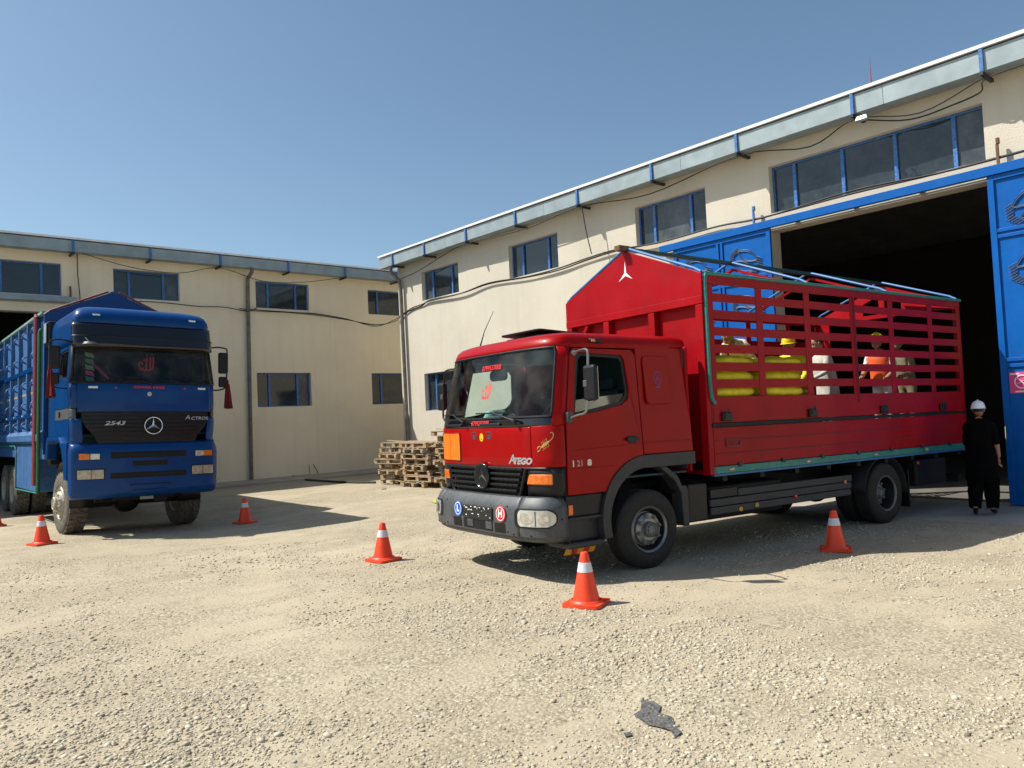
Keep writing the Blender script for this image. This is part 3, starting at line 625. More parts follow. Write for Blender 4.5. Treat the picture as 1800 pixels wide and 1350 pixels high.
def wheel_set(R, W, rimR, nuts, lugs, mt, mr, mh, dish=.10, hubR=.11):
    """meshes for a wheel whose outer side is -y, tread centre at y = W/2 .. outer sidewall at y = 0"""
    t = MB(); prof = [(rimR, .02), (rimR+.02, .004), (rimR+.06, -.004), (R-.09, -.004), (R-.03, .012), (R-.006, .035)]
    if not lugs:
        for k in range(1, 5): c_ = W*k/5; prof += [(R, c_-.012), (R-.010, c_-.006), (R-.010, c_+.006), (R, c_+.012)]
    else: prof += [(R-.012, .05), (R-.012, W-.05)]
    prof += [(R-.006, W-.035), (R-.03, W-.012), (R-.09, W+.004), (rimR+.05, W+.004), (rimR, W-.02)]
    t.lathe(prof, axis='y', n=48, cap=False)
    if lugs:
        for k in range(30):
            a = 2*math.pi*k/30
            for s_, o_ in ((0, 0), (1, .5)):
                a2 = a+o_*2*math.pi/30; y0, y1 = (.022, W*.46) if s_ == 0 else (W*.54, W-.022)
                er = Vector((math.cos(a2), 0, math.sin(a2))); et = Vector((-math.sin(a2), 0, math.cos(a2))); v = []
                for yy, sk in ((y0, 0), (y1, .03 if s_ == 0 else -.03)):
                    for rr, ww in ((R-.018, .046), (R+.008, .036)):
                        for sg_ in (-1, 1): v.append(er*rr+et*(sg_*ww+sk)+Vector((0, yy, 0)))
                t.add(v, [(0,1,3,2),(4,6,7,5),(0,4,5,1),(2,3,7,6),(0,2,6,4),(1,5,7,3)])
    r_ = MB(); r_.lathe([(rimR+.012, .012), (rimR+.004, .0), (rimR-.012, .012), (rimR-.018, .022)], axis='y', n=40, cap=False)
    r_.lathe([(rimR-.018, .022), (rimR-.03, dish+.02), (rimR*.82, dish+.05), (rimR*.76, dish+.045)], axis='y', n=40, cap=False, mi=1)
    r_.lathe([(rimR*.76, dish+.045), (rimR*.72, dish), (rimR*.69, dish-.012), (hubR*1.45, dish-.026), (hubR*1.4, dish-.03), (0, dish-.03)], axis='y', n=40)
    r_.lathe([(rimR+.008, W-.012), (rimR-.02, W-.04), (rimR-.03, dish+.05)], axis='y', n=32, cap=False)
    h = MB(); h.lathe([(hubR, dish-.03), (hubR, dish-.075), (hubR*.85, dish-.09), (hubR*.8, dish-.078), (0, dish-.078)], axis='y', n=24)
    for k in range(10): a = 2*math.pi*k/10; h.lathe([(.010, dish-.078), (.010, dish-.092), (0, dish-.094)], (hubR*.62*math.cos(a), 0, hubR*.62*math.sin(a)), 'y', 6)
    nu = MB(); nu.lathe([(.026, 0), (.026, -.008), (.018, -.010), (.016, -.030), (.008, -.036), (0, -.036)], axis='y', n=8)
    return dict(tyre=t.mesh('tyre', M[mt], True), rim=r_.mesh('wheel', [M[mr], M['chassis'] if mt == 'tyre' else M[mr]], True, 30), hub=h.mesh('hub', M[mh], True, 30), nut=nu.mesh('wheel_nut', M[mh], True),
                nuts=nuts, pr=rimR*.60, dish=dish)
def put_wheel(ws, parent, x, y, z, side, steer=0, inner=None, spin=0):
    """side -1: outer face towards -y; inner: second tyre of a twin"""
    rot = (0, 0, (0 if side < 0 else math.pi)+steer)
    w = obj('wheel', ws['rim'], parent, (x, y, z), rot); obj('tyre', ws['tyre'], w); obj('hub', ws['hub'], w)
    for k in range(ws['nuts']):
        a = 2*math.pi*(k+.3)/ws['nuts']+spin; obj('wheel_nut', ws['nut'], w, (ws['pr']*math.cos(a), ws['dish']-.02, ws['pr']*math.sin(a)))
    if inner: obj('tyre', ws['tyre'], w, (0, inner, 0))
    return w
def person_scale(): pass

# ------------------------------------------------------------------ red truck (x rearward, y away from camera, z up)
_th = rad(-6.5); U = Vector((math.cos(_th), math.sin(_th), 0)); V = Vector((-math.sin(_th), math.cos(_th), 0))
RT = thing('truck', 'red flat-nosed cargo truck with slatted sides, loaded with yellow sacks', 'truck', U*4.65+V*7.48, (0, rad(.5), _th))
MR = RT.matrix_basis.copy()
def cabw(z): return 1.15 if z < 1.65 else 1.15-.085*(z-1.65)/.85
def cabrk(z): return .0+.01*max(0, 1.62-z) if z < 1.62 else .17*(z-1.62)/.83
FR = Front(.30, 3.0, cabw, cabrk)
def fgrid(p0, p1, z0, z1, off, n=14, m=5):
    return MB().grid(lambda a, b: FR.at(a, b, off), [rad(x) for x in lin(p0, p1, n)], lin(z0, z1, m))
fgrid(-42, 42, 1.185, 1.60, .004, 20).build('front_panel', M['red'], RT, True, solid=.03, bevel=.006)
for s_ in (-1, 1): fgrid(42.6*s_, 89.5*s_, 1.185, 1.61, .004).build('corner_panel', M['red'], RT, True, solid=.03, bevel=.005)
fgrid(-78, 78, 1.604, 1.705, -.004, 24).build('cowl', M['gloss_black'], RT, True, solid=.03)
fgrid(-70, 70, 1.70, 2.43, -.005, 30, 8).build('windscreen', M['ws_red'], RT, True)
fgrid(-69.5, 69.5, 2.24, 2.428, -.011, 30, 4).build('sun_strip', M['tint'], RT, True)
mb = MB(); pl = [FR.at(rad(a), 1.706, .0) for a in lin(-69, 69, 25)]+[FR.at(rad(70), z, .0) for z in lin(1.75, 2.37, 8)]+[FR.at(rad(a), 2.425, .0) for a in lin(68, -68, 25)]+[FR.at(rad(-70), z, .0) for z in lin(2.37, 1.75, 8)]
mb.tube(pl, .013, 6, closed=True); mb.build('windscreen_seal', M['black'], RT, True)
for s_ in (-1, 1): fgrid(71*s_, 89.9*s_, 1.612, 2.43, .003, 8, 8).build('pillar', [M['red'], M['cabin']], RT, True, solid=.05, inner=True)
# roof shell: U-shaped rings rising inwards
def ring_at(z, rk, w, xr, n=3.0, D=.30):
    o_ = []; fr = Front(D, n, lambda q: w, lambda q: rk)
    o_ += [(xr, -w, z)]+[(x, -w, z) for x in lin(xr, rk+D, 6)[1:-1]]+[fr.at(a, z) for a in lin(-math.pi/2, math.pi/2, 25)]+[(x, w, z) for x in lin(rk+D, xr, 6)[1:-1]]+[(xr, w, z)]
    return o_
lev = [(2.425,.163,1.075,2.19),(2.47,.172,1.069,2.19),(2.52,.195,1.055,2.185),(2.555,.235,1.03,2.175),(2.58,.30,.985,2.15),(2.598,.40,.90,2.10),(2.612,.60,.70,1.95)]
rings = [ring_at(*l) for l in lev]; k = len(rings[0]); mb = MB(); vs = [p for r in rings for p in r]
fs = [(i*k+j, i*k+j+1, (i+1)*k+j+1, (i+1)*k+j) for i in range(len(rings)-1) for j in range(k-1)]+[(i*k+k-1, i*k, (i+1)*k, (i+1)*k+k-1) for i in range(len(rings)-1)]
fs.append(tuple(range((len(rings)-1)*k, len(rings)*k))); mb.add(vs, fs); mb.build('roof', [M['red'], M['cabin']], RT, True, angle=50, solid=.04, inner=True)
mb = MB(); mb.box(2.13, 2.17, -1.13, 1.13, 1.0, 2.46); mb.build('cab_rear_wall', [M['red']], RT, bevel=.02)
mb = MB(); mb.box(2.115, 2.128, -1.09, 1.09, 1.05, 2.44); mb.box(.3, 2.11, -1.08, 1.08, 1.0, 1.02); mb.build('cab_lining', M['cabin'], RT)
mb = MB(); mb.box(.12, .62, -1.06, 1.06, 1.02, 1.52); mb.box(.14, .42, -1.0, 1.0, 1.52, 1.63); mb.build('dashboard', M['dash'], RT, bevel=.05)
for y in (-.52, .52):
    mb = MB(); mb.box(.95, 1.45, y-.26, y+.26, 1.2, 1.42); mb.box(1.38, 1.55, y-.25, y+.25, 1.40, 1.98); mb.box(1.41, 1.52, y-.13, y+.13, 1.99, 2.14); mb.build('seat', M['seat'], RT, bevel=.05)
mb = MB(); c_ = Vector((.66, -.50, 1.72)); e1 = Vector((0, 1, 0)); e2 = Vector((.55, 0, .83))
mb.tube([c_+e1*(.21*math.cos(t))+e2*(.21*math.sin(t)) for t in lin(0, 2*math.pi, 29)[:-1]], .014, 6, closed=True); mb.tube([c_-e1*.2, c_+e1*.2], .014, 6); mb.tube([c_, c_+Vector((-.2, 0, .12))*-1.0+Vector((-.4,0,-.2))], .02, 6); mb.build('steering_wheel', M['pole_red'], RT, True)
# doors and side skins
def ysd(s_): return lambda x, z, t: (x, s_*(cabw(z)+t), z)
archp = [(.76, .89)]+[(1.40+.66*math.cos(rad(a)), .58+.66*math.sin(rad(a))) for a in lin(152, 92, 8)]
def winp(g=0): return [(.42+g, 1.70+g), (.70, 1.732+g), (1.10, 1.80+g*1.1), (1.20-g, 1.86+g), (1.225-g, 1.96), (1.205-g, 2.30-g), (1.17-g, 2.345-g), (.58+g, 2.37-g), (.535+g, 2.33-g)]
for s_ in (-1, 1):
    mb = MB(); mb.plate([(.305,.89)]+archp+[(1.375,1.245),(1.375,2.34),(1.33,2.405),(.50,2.415),(.455,2.37),(.318,1.66)], [winp()], ysd(s_), -.035, .004)
    d = mb.build('door', [M['red']], RT, bevel=.006)
    mb = MB(); mb.plate(winp(.0), [winp(.035)], ysd(s_), -.04, -.012); mb.build('window_seal', M['black'], d)
    mb = MB(); mb.plate([(p[0], p[1]) for p in winp(.012)] if s_ > 0 else [(.43,1.71),(.70,1.742),(1.10,1.81),(1.20,1.87),(1.212,1.93),(.445,1.86)], [], ysd(s_), -.030, -.025); mb.build('window_glass', M['side'], d)
    mb = MB(); mb.plate(rrect(1.12, 1.31, 1.405, 1.445, .018), [], ysd(s_), .012, .035); mb.plate(rrect(1.16, 1.27, 1.38, 1.46, .02), [], ysd(s_), .0045, .011); mb.build('handle', M['black'], d, bevel=.004)
    mb = MB(); mb.plate([(.44,1.335),(1.37,1.365),(1.37,1.377),(.44,1.345)], [], ysd(s_), .0045, .010); mb.plate([(.31,1.150),(.95,1.150),(.95,1.158),(.31,1.158)], [], ysd(s_), .0045, .009); mb.build('crease', M['red'], d, bevel=.003)
    mb = MB(); mb.plate([(1.388,1.245),(2.165,1.245),(2.165,2.40),(2.13,2.44),(1.388,2.44)], [], ysd(s_), -.035, .003); sp = mb.build('side_panel', M['red'], RT, bevel=.008)
    mb = MB(); mb.plate(rrect(1.47, 1.88, 1.80, 2.34, .05), [], ysd(s_), .0035, .013); mb.build('blank_window', M['red'], sp, bevel=.006)
    mb = MB(); mb.plate([(1.39,1.36),(2.10,1.36),(2.13,1.375),(1.39,1.377)], [], ysd(s_), .0035, .010); mb.build('crease', M['red'], sp, bevel=.003)
    # roofline gutter moulding above the door
    mb = MB(); mb.tube([(.47, s_*1.085, 2.44), (.62, s_*1.088, 2.46), (1.4, s_*1.088, 2.462), (2.1, s_*1.088, 2.462)], .010, 6); mb.build('roof_moulding', M['red'], RT, True)
    # wheel arch: grey curved band plus straight rear part
    ao = [(1.40+.66*math.cos(rad(a)), .58+.66*math.sin(rad(a))) for a in lin(196, 92, 14)]+[(2.17, 1.243)]
    ai = [(2.17, 1.10), (1.42, 1.10)]+[(1.40+.55*math.cos(rad(a)), .555+.55*math.sin(rad(a))) for a in lin(95, 196, 14)]
    mb = MB(); mb.plate(ao+ai, [], lambda x, z, t: (x, s_*(1.15+t), z), -.08, .022); mb.build('wheel_arch', M['fender'], RT, bevel=.012)
    mb = MB(); mb.grid(lambda a, b: (1.40+.60*math.cos(a), s_*b, .56+.60*math.sin(a)), lin(rad(200), rad(20), 14), [.78, 1.06]); mb.build('inner_arch', M['black'], RT, True, solid=.01)
    # rear mudguard strut behind the wheel
    mb = MB(); mb.plate([(1.62,1.10),(1.72,1.10),(1.90,.98),(1.97,.86),(2.03,.86),(2.06,.80),(2.06,.40),(1.97,.40),(1.95,.78),(1.86,.92)], [], lambda x, z, t: (x, s_*t, z), .98, 1.14); mb.build('mudguard', M['fender'], RT, bevel=.01)
    # step well
    mb = MB(); mb.box(.285, .78, min(s_*.75, s_*1.13), max(s_*.75, s_*1.13), .66, .885); mb.build('step_riser', M['black'], RT, bevel=.015)
    mb = MB(); mb.box(.29, .77, min(s_*.70, s_*1.06), max(s_*.70, s_*1.06), .40, .655); mb.box(.285, .775, min(s_*.8, s_*1.15), max(s_*.8, s_*1.15), .34, .40); mb.box(.285, .775, min(s_*.9, s_*1.148), max(s_*.9, s_*1.148), .625, .66); mb.build('step', M['fender'], RT, bevel=.015)
    mb = MB(); mb.box(.30, .36, min(s_*1.131, s_*1.155), max(s_*1.131, s_*1.155), .685, .79); mb.build('side_marker', M['amber'], RT, bevel=.008)
mb = MB()
for i in range(5):
    a = .36+.08*i; mb.add([(a,-1.02,.335),(a+.08,-1.02,.335),(a+.05,-1.01,.26),(a-.03,-1.01,.26)], [(0,1,2,3)], i % 2)
mb.build('hazard_flap', [M['hazard_y'], M['sign_red']], RT, solid=.01)
tag(MB().tube([(.30,-1.13,.45),(.36,-1.16,.24),(.52,-1.17,.12),(.68,-1.17,.2),(.76,-1.15,.36)], .008, 6).build('wire_loop', M['cable'], RT, True))
# lettering and stickers on the near side
def side_txt(txt, x, z, size, m, off=.0065, y=None, **k):
    mb = MB(); add_text(mb, txt, size, lambda a, b: (x+a, -(cabw(z+b)+off), z+b), **k); return mb.build('lettering', M[m], RT)
side_txt('1', .385, 1.205, .085, 'silver', bold=.004); side_txt('21', .475, 1.205, .085, 'txt_grey', bold=.002); side_txt('8', .60, 1.205, .085, 'silver', bold=.005, width=1.25)
mb = MB(); f_ = lambda a, b: (1.675+a*.8, -(cabw(2.09+b)+.0155), 2.09+b); ring(mb, f_, .068, .078); star(mb, f_, .066)
mb.box(1.63, 1.72, -(cabw(2.0)+.016), -(cabw(2.0)+.014), 1.985, 1.995); mb.build('emblem_sticker', M['purple'], RT)
# grille
def gsh(b, y0, y1): e = .84+.16*b; return y0*e, y1*e
patch(FR, (-.76, .76), .84, 1.175, -.03, .02, 16, gsh).build('grille_backing', M['chassis'], RT)
mb = MB()
for k in range(6):
    z = .875+.058*k; yw = .75*(.84+.16*(k/5)); pts = [FR.sy(y, z, .0) for y in lin(-yw, yw, 17)]
    for a, b in zip(pts[:-1], pts[1:]): mb.bar(a, b, .045, .026)
grl = mb.build('grille', M['black'], RT, bevel=.006)
mb = MB(); mb.tube([FR.sy(y, z, .002) for y, z in [(-.79,1.165),(-.75,1.05),(-.70,.90),(-.64,.855)]+[(y, .85) for y in lin(-.6, .6, 9)]+[(.64,.855),(.70,.90),(.75,1.05),(.79,1.165)]], .018, 6); mb.build('grille_frame', M['black'], RT, True)
fgrid(-64, 64, 1.160, 1.183, .004, 24, 2).build('grille_top_trim', M['black'], RT, True, solid=.03)
for s_ in (-1, 1):
    fgrid(36*s_, 89*s_, .885, 1.182, -.003, 12).build('lamp_housing', M['black'], RT, True, solid=.03)
    patch(FR, (s_*.80, s_*1.10), 1.005, 1.112, .012, .03, 8, lambda b, a, c_: (a+s_*.04*b, c_)).build('indicator', M['amber'], RT, bevel=.012)
em = lambda a, b: (-.030-(.014 if abs(a)+abs(b) < 1e-9 else 0), -.04-a*.9, 1.075+b)
mb = MB(); mb.lathe([(.150, .0), (.150, -.030), (.136, -.034), (.128, -.016), (0, -.014)], (-.012, -.04, 1.075), 'x', 28); badge = mb.build('badge', M['gloss_black'], RT, True, 30)
mb = MB(); mb.add(*[(lambda pts: ([em(0, 0)]+[em(*p) for p in pts], [(0, 1+k, 1+(k+1) % 6) for k in range(6)]))([(r*math.cos(math.pi/2+k*math.pi/3), r*math.sin(math.pi/2+k*math.pi/3)) for k, r in enumerate([.128,.026]*3)])][0]); mb.build('star', M['steel'], badge)
# bumper
def bprof(z):   # outward offset of the bumper skin
    for (z0, o0), (z1, o1) in zip(BPF[:-1], BPF[1:]):
        if z0 <= z <= z1: return o0+(o1-o0)*(z-z0)/(z1-z0)
    return BPF[-1][1]
BPF = [(.42,-.07),(.45,-.02),(.475,-.012),(.485,.015),(.60,.022),(.76,.018),(.80,.004),(.84,-.02),(.875,-.05),(.885,-.10)]
BF = Front(.40, 3.4, lambda z: 1.155, lambda z: -.105)
zs = [.42,.435,.45,.475,.485,.54,.60,.68,.76,.80,.84,.875,.885]
def bgrid(p0, p1, n): return MB().grid(lambda a, b: BF.at(a, b, bprof(b)), [rad(x) for x in lin(p0, p1, n)], zs)
bgrid(-33, 33, 18).build('bumper', M['grey'], RT, True, solid=.05)
for s_ in (-1, 1): bgrid(33.5*s_, 89.5*s_, 16).build('bumper_corner', M['grey'], RT, True, solid=.05)
def bsy(y, z, off): return BF.sy(y, z, bprof(z)+off)
def bpatch(y0, y1, z0, z1, off, th, n=6, **k):
    class B_: pass
    b = B_(); b.sy = lambda y, z, o_: BF.sy(y, z, bprof(z)+o_); return patch(b, (y0, y1), z0, z1, off, th, n, **k)
for s_ in (-1, 1):
    rnd = lambda b, a, c_: (a+s_*.035*abs(2*b-1)**4, c_-s_*.040*(1-math.sqrt(max(0, 1-abs(2*b-1)**2.5))))
    bpatch(s_*.745, s_*1.145, .578, .772, .004, .02, 10, shape=rnd, R=11).build('lamp_recess', M['black'], RT)
    h = bpatch(s_*.80, s_*1.14, .592, .758, .012, .02, 10, shape=rnd, R=11).build('headlight', M['lamp'], RT, True, angle=50)
    bpatch(s_*1.005, s_*1.012, .600, .75, .016, .006, 1).build('lens_rib', M['grey'], h)
    for y0_, y1_ in ((.83, .99), (1.03, 1.11)): bpatch(s_*y0_, s_*y1_, .622, .728, .0145, .004, 5, shape=rnd, R=7).build('reflector_bowl', M['bowl'], h, True)
    for y, z in ((.63,.78),(.63,.52),(.72,.50),(.95,.50),(1.152,.66)):
        q = bsy(s_*y, z, .002); mb = MB(); mb.ellipsoid(q, (.006,.011,.011), 8, 4); mb.build('bolt', M['black'], RT)
for y0, y1 in ((-.60,-.40),(-.37,.24),(.27,.47)): bpatch(y0, y1, .495, .605, .002, .015).build('air_intake', M['chassis'], RT, bevel=.01)
for y in (-.36, .02): bpatch(y, y+.12, .52, .60, .010, .01, 2).build('tow_cover', M['grey'], RT, bevel=.006)
NP = bpatch(-.38, .22, .615, .755, .018, .012, 4).build('number_plate', M['plate_black'], RT, bevel=.006)
mb = MB(); rr = random.Random(3)
for k in range(30):
    y = rr.uniform(-.35, .19); z = rr.choice([.64, .66, .70, .72, .735]); w = rr.uniform(.008, .03); q = [bsy(y-w/2, z, .0195), bsy(y+w/2, z, .0195), bsy(y+w/2, z+rr.uniform(.006,.014), .0195), bsy(y-w/2, z+.010, .0195)]; mb.add(q, [(0,1,2,3)])
mb.build('plate_marks', M['white'], NP)
for y, z, ch, m_ in ((.335, .70, 'L', 'sign_blue'), (-.53, .70, 'H', 'sign_red')):
    fn = lambda a, b, o_=.012, y=y, z=z: bsy(y-a, z+b, o_)
    mb = MB(); disc(mb, lambda a, b: fn(a, b), .088); st = mb.build('round_sticker', M[m_], RT)
    mb = MB(); ring(mb, lambda a, b: fn(a, b, .0145), .064, .073); add_text(mb, ch, .105, lambda a, b: fn(a, b, .0145), bold=.006); mb.build('sticker_letter', M['white'], st)
# front panel marks
def ftxt(txt, y, z, size, m, off=.0075, fr=FR, parent=RT, **k):
    mb = MB(); add_text(mb, txt, size, lambda a, b: fr.sy(y-a, z+b, off), **k); return mb.build('lettering', M[m], parent)
ftxt('A', -.585, 1.262, .135, 'silver', shear=.25, bold=.004, width=1.1); ftxt('TEGO', -.745, 1.245, .090, 'silver', shear=.25, bold=.005, width=1.15)
OP = patch(FR, (.47, .985), 1.235, 1.545, .012, .006, 6).build('orange_plate', M['orange_sheet'], RT)
patch(FR, (.722, .732), 1.24, 1.54, .0145, .002, 1).build('fold_line', M['amber'], OP)
mb = MB(); mb.tube([FR.sy(y, z, .012) for y, z in ((.465,1.23),(.99,1.23),(.99,1.55),(.465,1.55))], .006, 5, closed=True); mb.build('plate_holder', M['steel'], OP)
# eye stickers, yellow dot, scorpion
f0 = lambda y0, z0, o_=.0075: (lambda a, b: FR.sy(y0-a, z0+b, o_))
for s_ in (1, -1):
    e = f0(-.02+s_*.155, 1.495); mb = MB()
    ribbon(mb, [(s_*-.075, .03), (s_*-.03, .062), (s_*.03, .062), (s_*.07, .035)], [.004,.012,.012,.004], e)
    ribbon(mb, [(-.06, 0), (-.03, .022), (0, .028), (.03, .022), (.06, 0)], [.006,.012,.014,.012,.006], e); ribbon(mb, [(-.05, -.004), (0, -.02), (.05, -.004)], [.004,.006,.004], e); disc(mb, e, .022)
    mb.build('eye_sticker', M['ink'], RT)
mb = MB(); e = f0(-.02, 1.50); disc(mb, e, .046, sx=.85); yd = mb.build('smiley_sticker', M['yellow_v'], RT)
mb = MB(); e = f0(-.02, 1.50, .010); ribbon(mb, [(-.02, -.012), (0, -.022), (.02, -.012)], [.004,.012,.004], e); disc(mb, lambda a, b: e(a-.013, b+.014), .005, 8); ribbon(mb, [(.008, .014), (.020, .014)], .005, e); mb.build('smiley_face', M['ink'], yd)
mb = MB(); e = f0(-1.05, 1.42)
ribbon(mb, [(-.05,-.03),(-.02,-.01),(.02,.015),(.045,.03)], [.012,.03,.026,.012], lambda a, b: e(a*.8, b)); ribbon(mb, spline([(.045,.03),(.075,.06),(.085,.10),(.075,.12),(.06,.115)], 3), .008, lambda a, b: e(a*.8, b))
for k in range(4):
    t = -.03+.02*k
    for s_ in (1, -1): ribbon(mb, [(t, t*.6), (t-s_*.012, t*.6+s_*.03), (t-s_*.01-.01, t*.6+s_*.045)], .004, lambda a, b: e(a*.8, b))
for s_ in (1, -1): ribbon(mb, [(-.05,-.03), (-.075, -.03+s_*.022-.01), (-.10, -.05+s_*.02), (-.11, -.065+s_*.012)], [.006,.008,.012,.004], lambda a, b: e(a*.8, b))
mb.build('scorpion_sticker', M['gold'], RT)
# windscreen lettering, card, mirror, calligraphy
WS = lambda y0, z0, o_=.002: (lambda a, b: FR.sy(y0-a, z0+b, o_))
ftxt('0799537000', -.07, 2.275, .078, 'txt_red', .003, bold=.0012, width=1.0)
ftxt('0799292898', .02, 1.655, .072, 'txt_red', .003, bold=.0012, width=1.02)
def calligraphy(mb, e, s):
    g = lambda a, b: e(a*s, b*s)
    ribbon(mb, spline([(-.9,-.75),(-.75,-.95),(-.55,-.7),(-.45,-.95),(-.2,-.95),(-.12,-.2),(-.02,.6)], 4), .17, g)
    ribbon(mb, spline([(-.12,-.85),(.15,-.98),(.32,-.8),(.38,0),(.42,.7)], 4), .17, g)
    ribbon(mb, spline([(.3,-.9),(.55,-.8),(.72,-.3),(.78,.3),(.72,.75)], 4), .18, g)
    ribbon(mb, spline([(-.9,-.7),(-.95,-.2),(-.7,.05),(-.55,-.3)], 4), .14, g)
    ribbon(mb, spline([(-.4,.15),(-.3,.4),(-.15,.2),(0,.5),(.1,.25)], 4), .09, g)
    ribbon(mb, [(-.1,.85),(.15,1.0)], .08, g); ribbon(mb, [(.6,.95),(.68,1.1)], .08, g)
mb = MB(); calligraphy(mb, WS(-.03, 2.03), .098); mb.build('calligraphy', M['txt_red'], RT)
cd_ = thing('dashboard_card', 'pale green card propped behind the red truck windscreen', 'card', MR @ Vector((.16, .12, 1.64)), (0, rad(.5), _th))
mb = MB(); cf = lambda a, b, t=0: (.14*b/.2+.02+t, -a, b); mb.plate([(-.19,0),(.19,0),(.19,.165),(-.19,.165)], [], lambda a, b, t: cf(a, b, t), .0, .004); mb.build('card_sheet', M['card'], cd_)
mb = MB(); add_text(mb, '101', .075, lambda a, b: cf(a+.02, b+.12, -.002), bold=.004); add_text(mb, '208', .07, lambda a, b: cf(a+.0, b+.04, -.002), bold=.004); ribbon(mb, [(.06,.04),(.16,.035)], .02, lambda a, b: cf(a, b, -.002)); ribbon(mb, [(-.16,.02),(-.10,.02)], .025, lambda a, b: cf(a, b, -.002)); ribbon(mb, [(-.15,.13),(-.10,.13)], .015, lambda a, b: cf(a, b, -.002)); mb.build('card_print', M['ink'], cd_)
mb = MB(); mb.lathe([(.055, 0), (.06, .12), (.052, .12), (.048, .02), (0, .02)], (.40, .0, 1.635), 'z', 16); mb.tube([(.40,-.06,1.66),(.40,-.10,1.68),(.40,-.10,1.73),(.40,-.06,1.75)], .008, 6); o = mb.build('mug', M['galv'], None, True); o.matrix_basis = MR; tag(o, 'grey metal mug on the dashboard of the red truck', 'mug')
mb = MB(); mb.plate(rrect(-.17, .17, -.06, .06, .05), [], lambda a, b, t: (.32+t, .10-a, 2.20+b), 0, .03); mb.tube([(.34,.10,2.24),(.30,.10,2.40)], .008, 6); mb.build('interior_mirror', M['grey'], RT, bevel=.01)
# wipers
for y0, y1 in ((.62, .98), (-.40, .10)):
    mb = MB(); a = Vector(FR.sy(y0-.30, 1.665, .03)); b = Vector(FR.sy(y1-.30, 1.775, .02)); mb.tube([a, a.lerp(b, .5)+Vector((-.012,0,.004)), b], [.014,.010,.007], 6); l = [FR.sy(y, 1.765+.02*(y-y1+.3)*.4, .012) for y in lin(y1-.62, y1+.02, 7)]; mb.tube(l, .008, 5); mb.lathe([(.02,-.03),(.02,.0),(0,.0)], (a.x-.005, a.y, a.z), 'x', 10); mb.build('wiper', M['black'], RT, True)
for y in (-.2, .62): patch(FR, (y-.2, y+.2), 1.625, 1.655, .02, .02, 4).build('cowl_handle', M['black'], RT, bevel=.008)
# mirrors
for s_ in (-1, 1):
    mb = MB(); mb.tube(spline([(.50,s_*1.09,2.36),(.44,s_*1.30,2.37),(.40,s_*1.42,2.36),(.385,s_*1.46,2.30),(.36,s_*1.46,2.0),(.345,s_*1.46,1.78),(.34,s_*1.42,1.72),(.34,s_*1.30,1.70),(.345,s_*1.15,1.665)], 4), .0125, 8)
    mb.ellipsoid((.50,s_*1.09,2.36), (.035,.035,.035), 8, 6); am = mb.build('mirror', M['black'] if s_ > 0 else M['chrome_dull'], RT, True) if 'chrome_dull' in M else mb.build('mirror', M['fender'], RT, True)
    mb = MB(); mb.box(.33, .345+.05, min(s_*1.42,s_*1.60), max(s_*1.42,s_*1.60), 1.84, 2.20); mb.build('mirror_housing', M['black'], am, bevel=.03)
    mb = MB(); mb.box(.396, .40, min(s_*1.435,s_*1.585), max(s_*1.435,s_*1.585), 1.86, 2.18); mb.build('mirror_glass', M['mirror'], am)
    mb = MB(); mb.box(.325, .395, min(s_*1.43,s_*1.49), max(s_*1.43,s_*1.49), 1.98, 2.05); mb.box(.31,.38,min(s_*1.13,s_*1.19),max(s_*1.13,s_*1.19),1.63,1.74); mb.build('mirror_clamp', M['grey'], am, bevel=.01)
# roof hatch (tilted open), antenna, marker lamps
mb = MB(); hf = lambda a, b, t: (.62+a, b, 2.64+t+.10*(.75-a)*.55); mb.plate(rrect(-.05, .75, -.40, .40, .06), [], hf, 0, .022); hh = mb.build('roof_hatch', M['black'], RT, bevel=.006)
mb = MB(); mb.plate(rrect(.0, .70, -.36, .36, .05), [rrect(.04, .66, -.32, .32, .04)], lambda a, b, t: (.62+a, b, 2.59+t), 0, .055); mb.build('hatch_frame', M['black'], hh)
tag(MB().tube([(.42,.62,2.58),(.47,.58,2.78),(.56,.50,3.02)], [.010,.005,.003], 6).build('antenna', M['black'], RT, True))
for s_ in (-1, 1):
    mb = MB(); mb.box(.74, .90, min(s_*1.02,s_*1.09), max(s_*1.02,s_*1.09), 2.475, 2.525); ml = mb.build('roof_marker', M['black'], RT, bevel=.015); mb = MB(); mb.box(.75, .80, min(s_*1.085,s_*1.096), max(s_*1.085,s_*1.096), 2.485, 2.515); mb.build('marker_lens', M['amber'], ml)
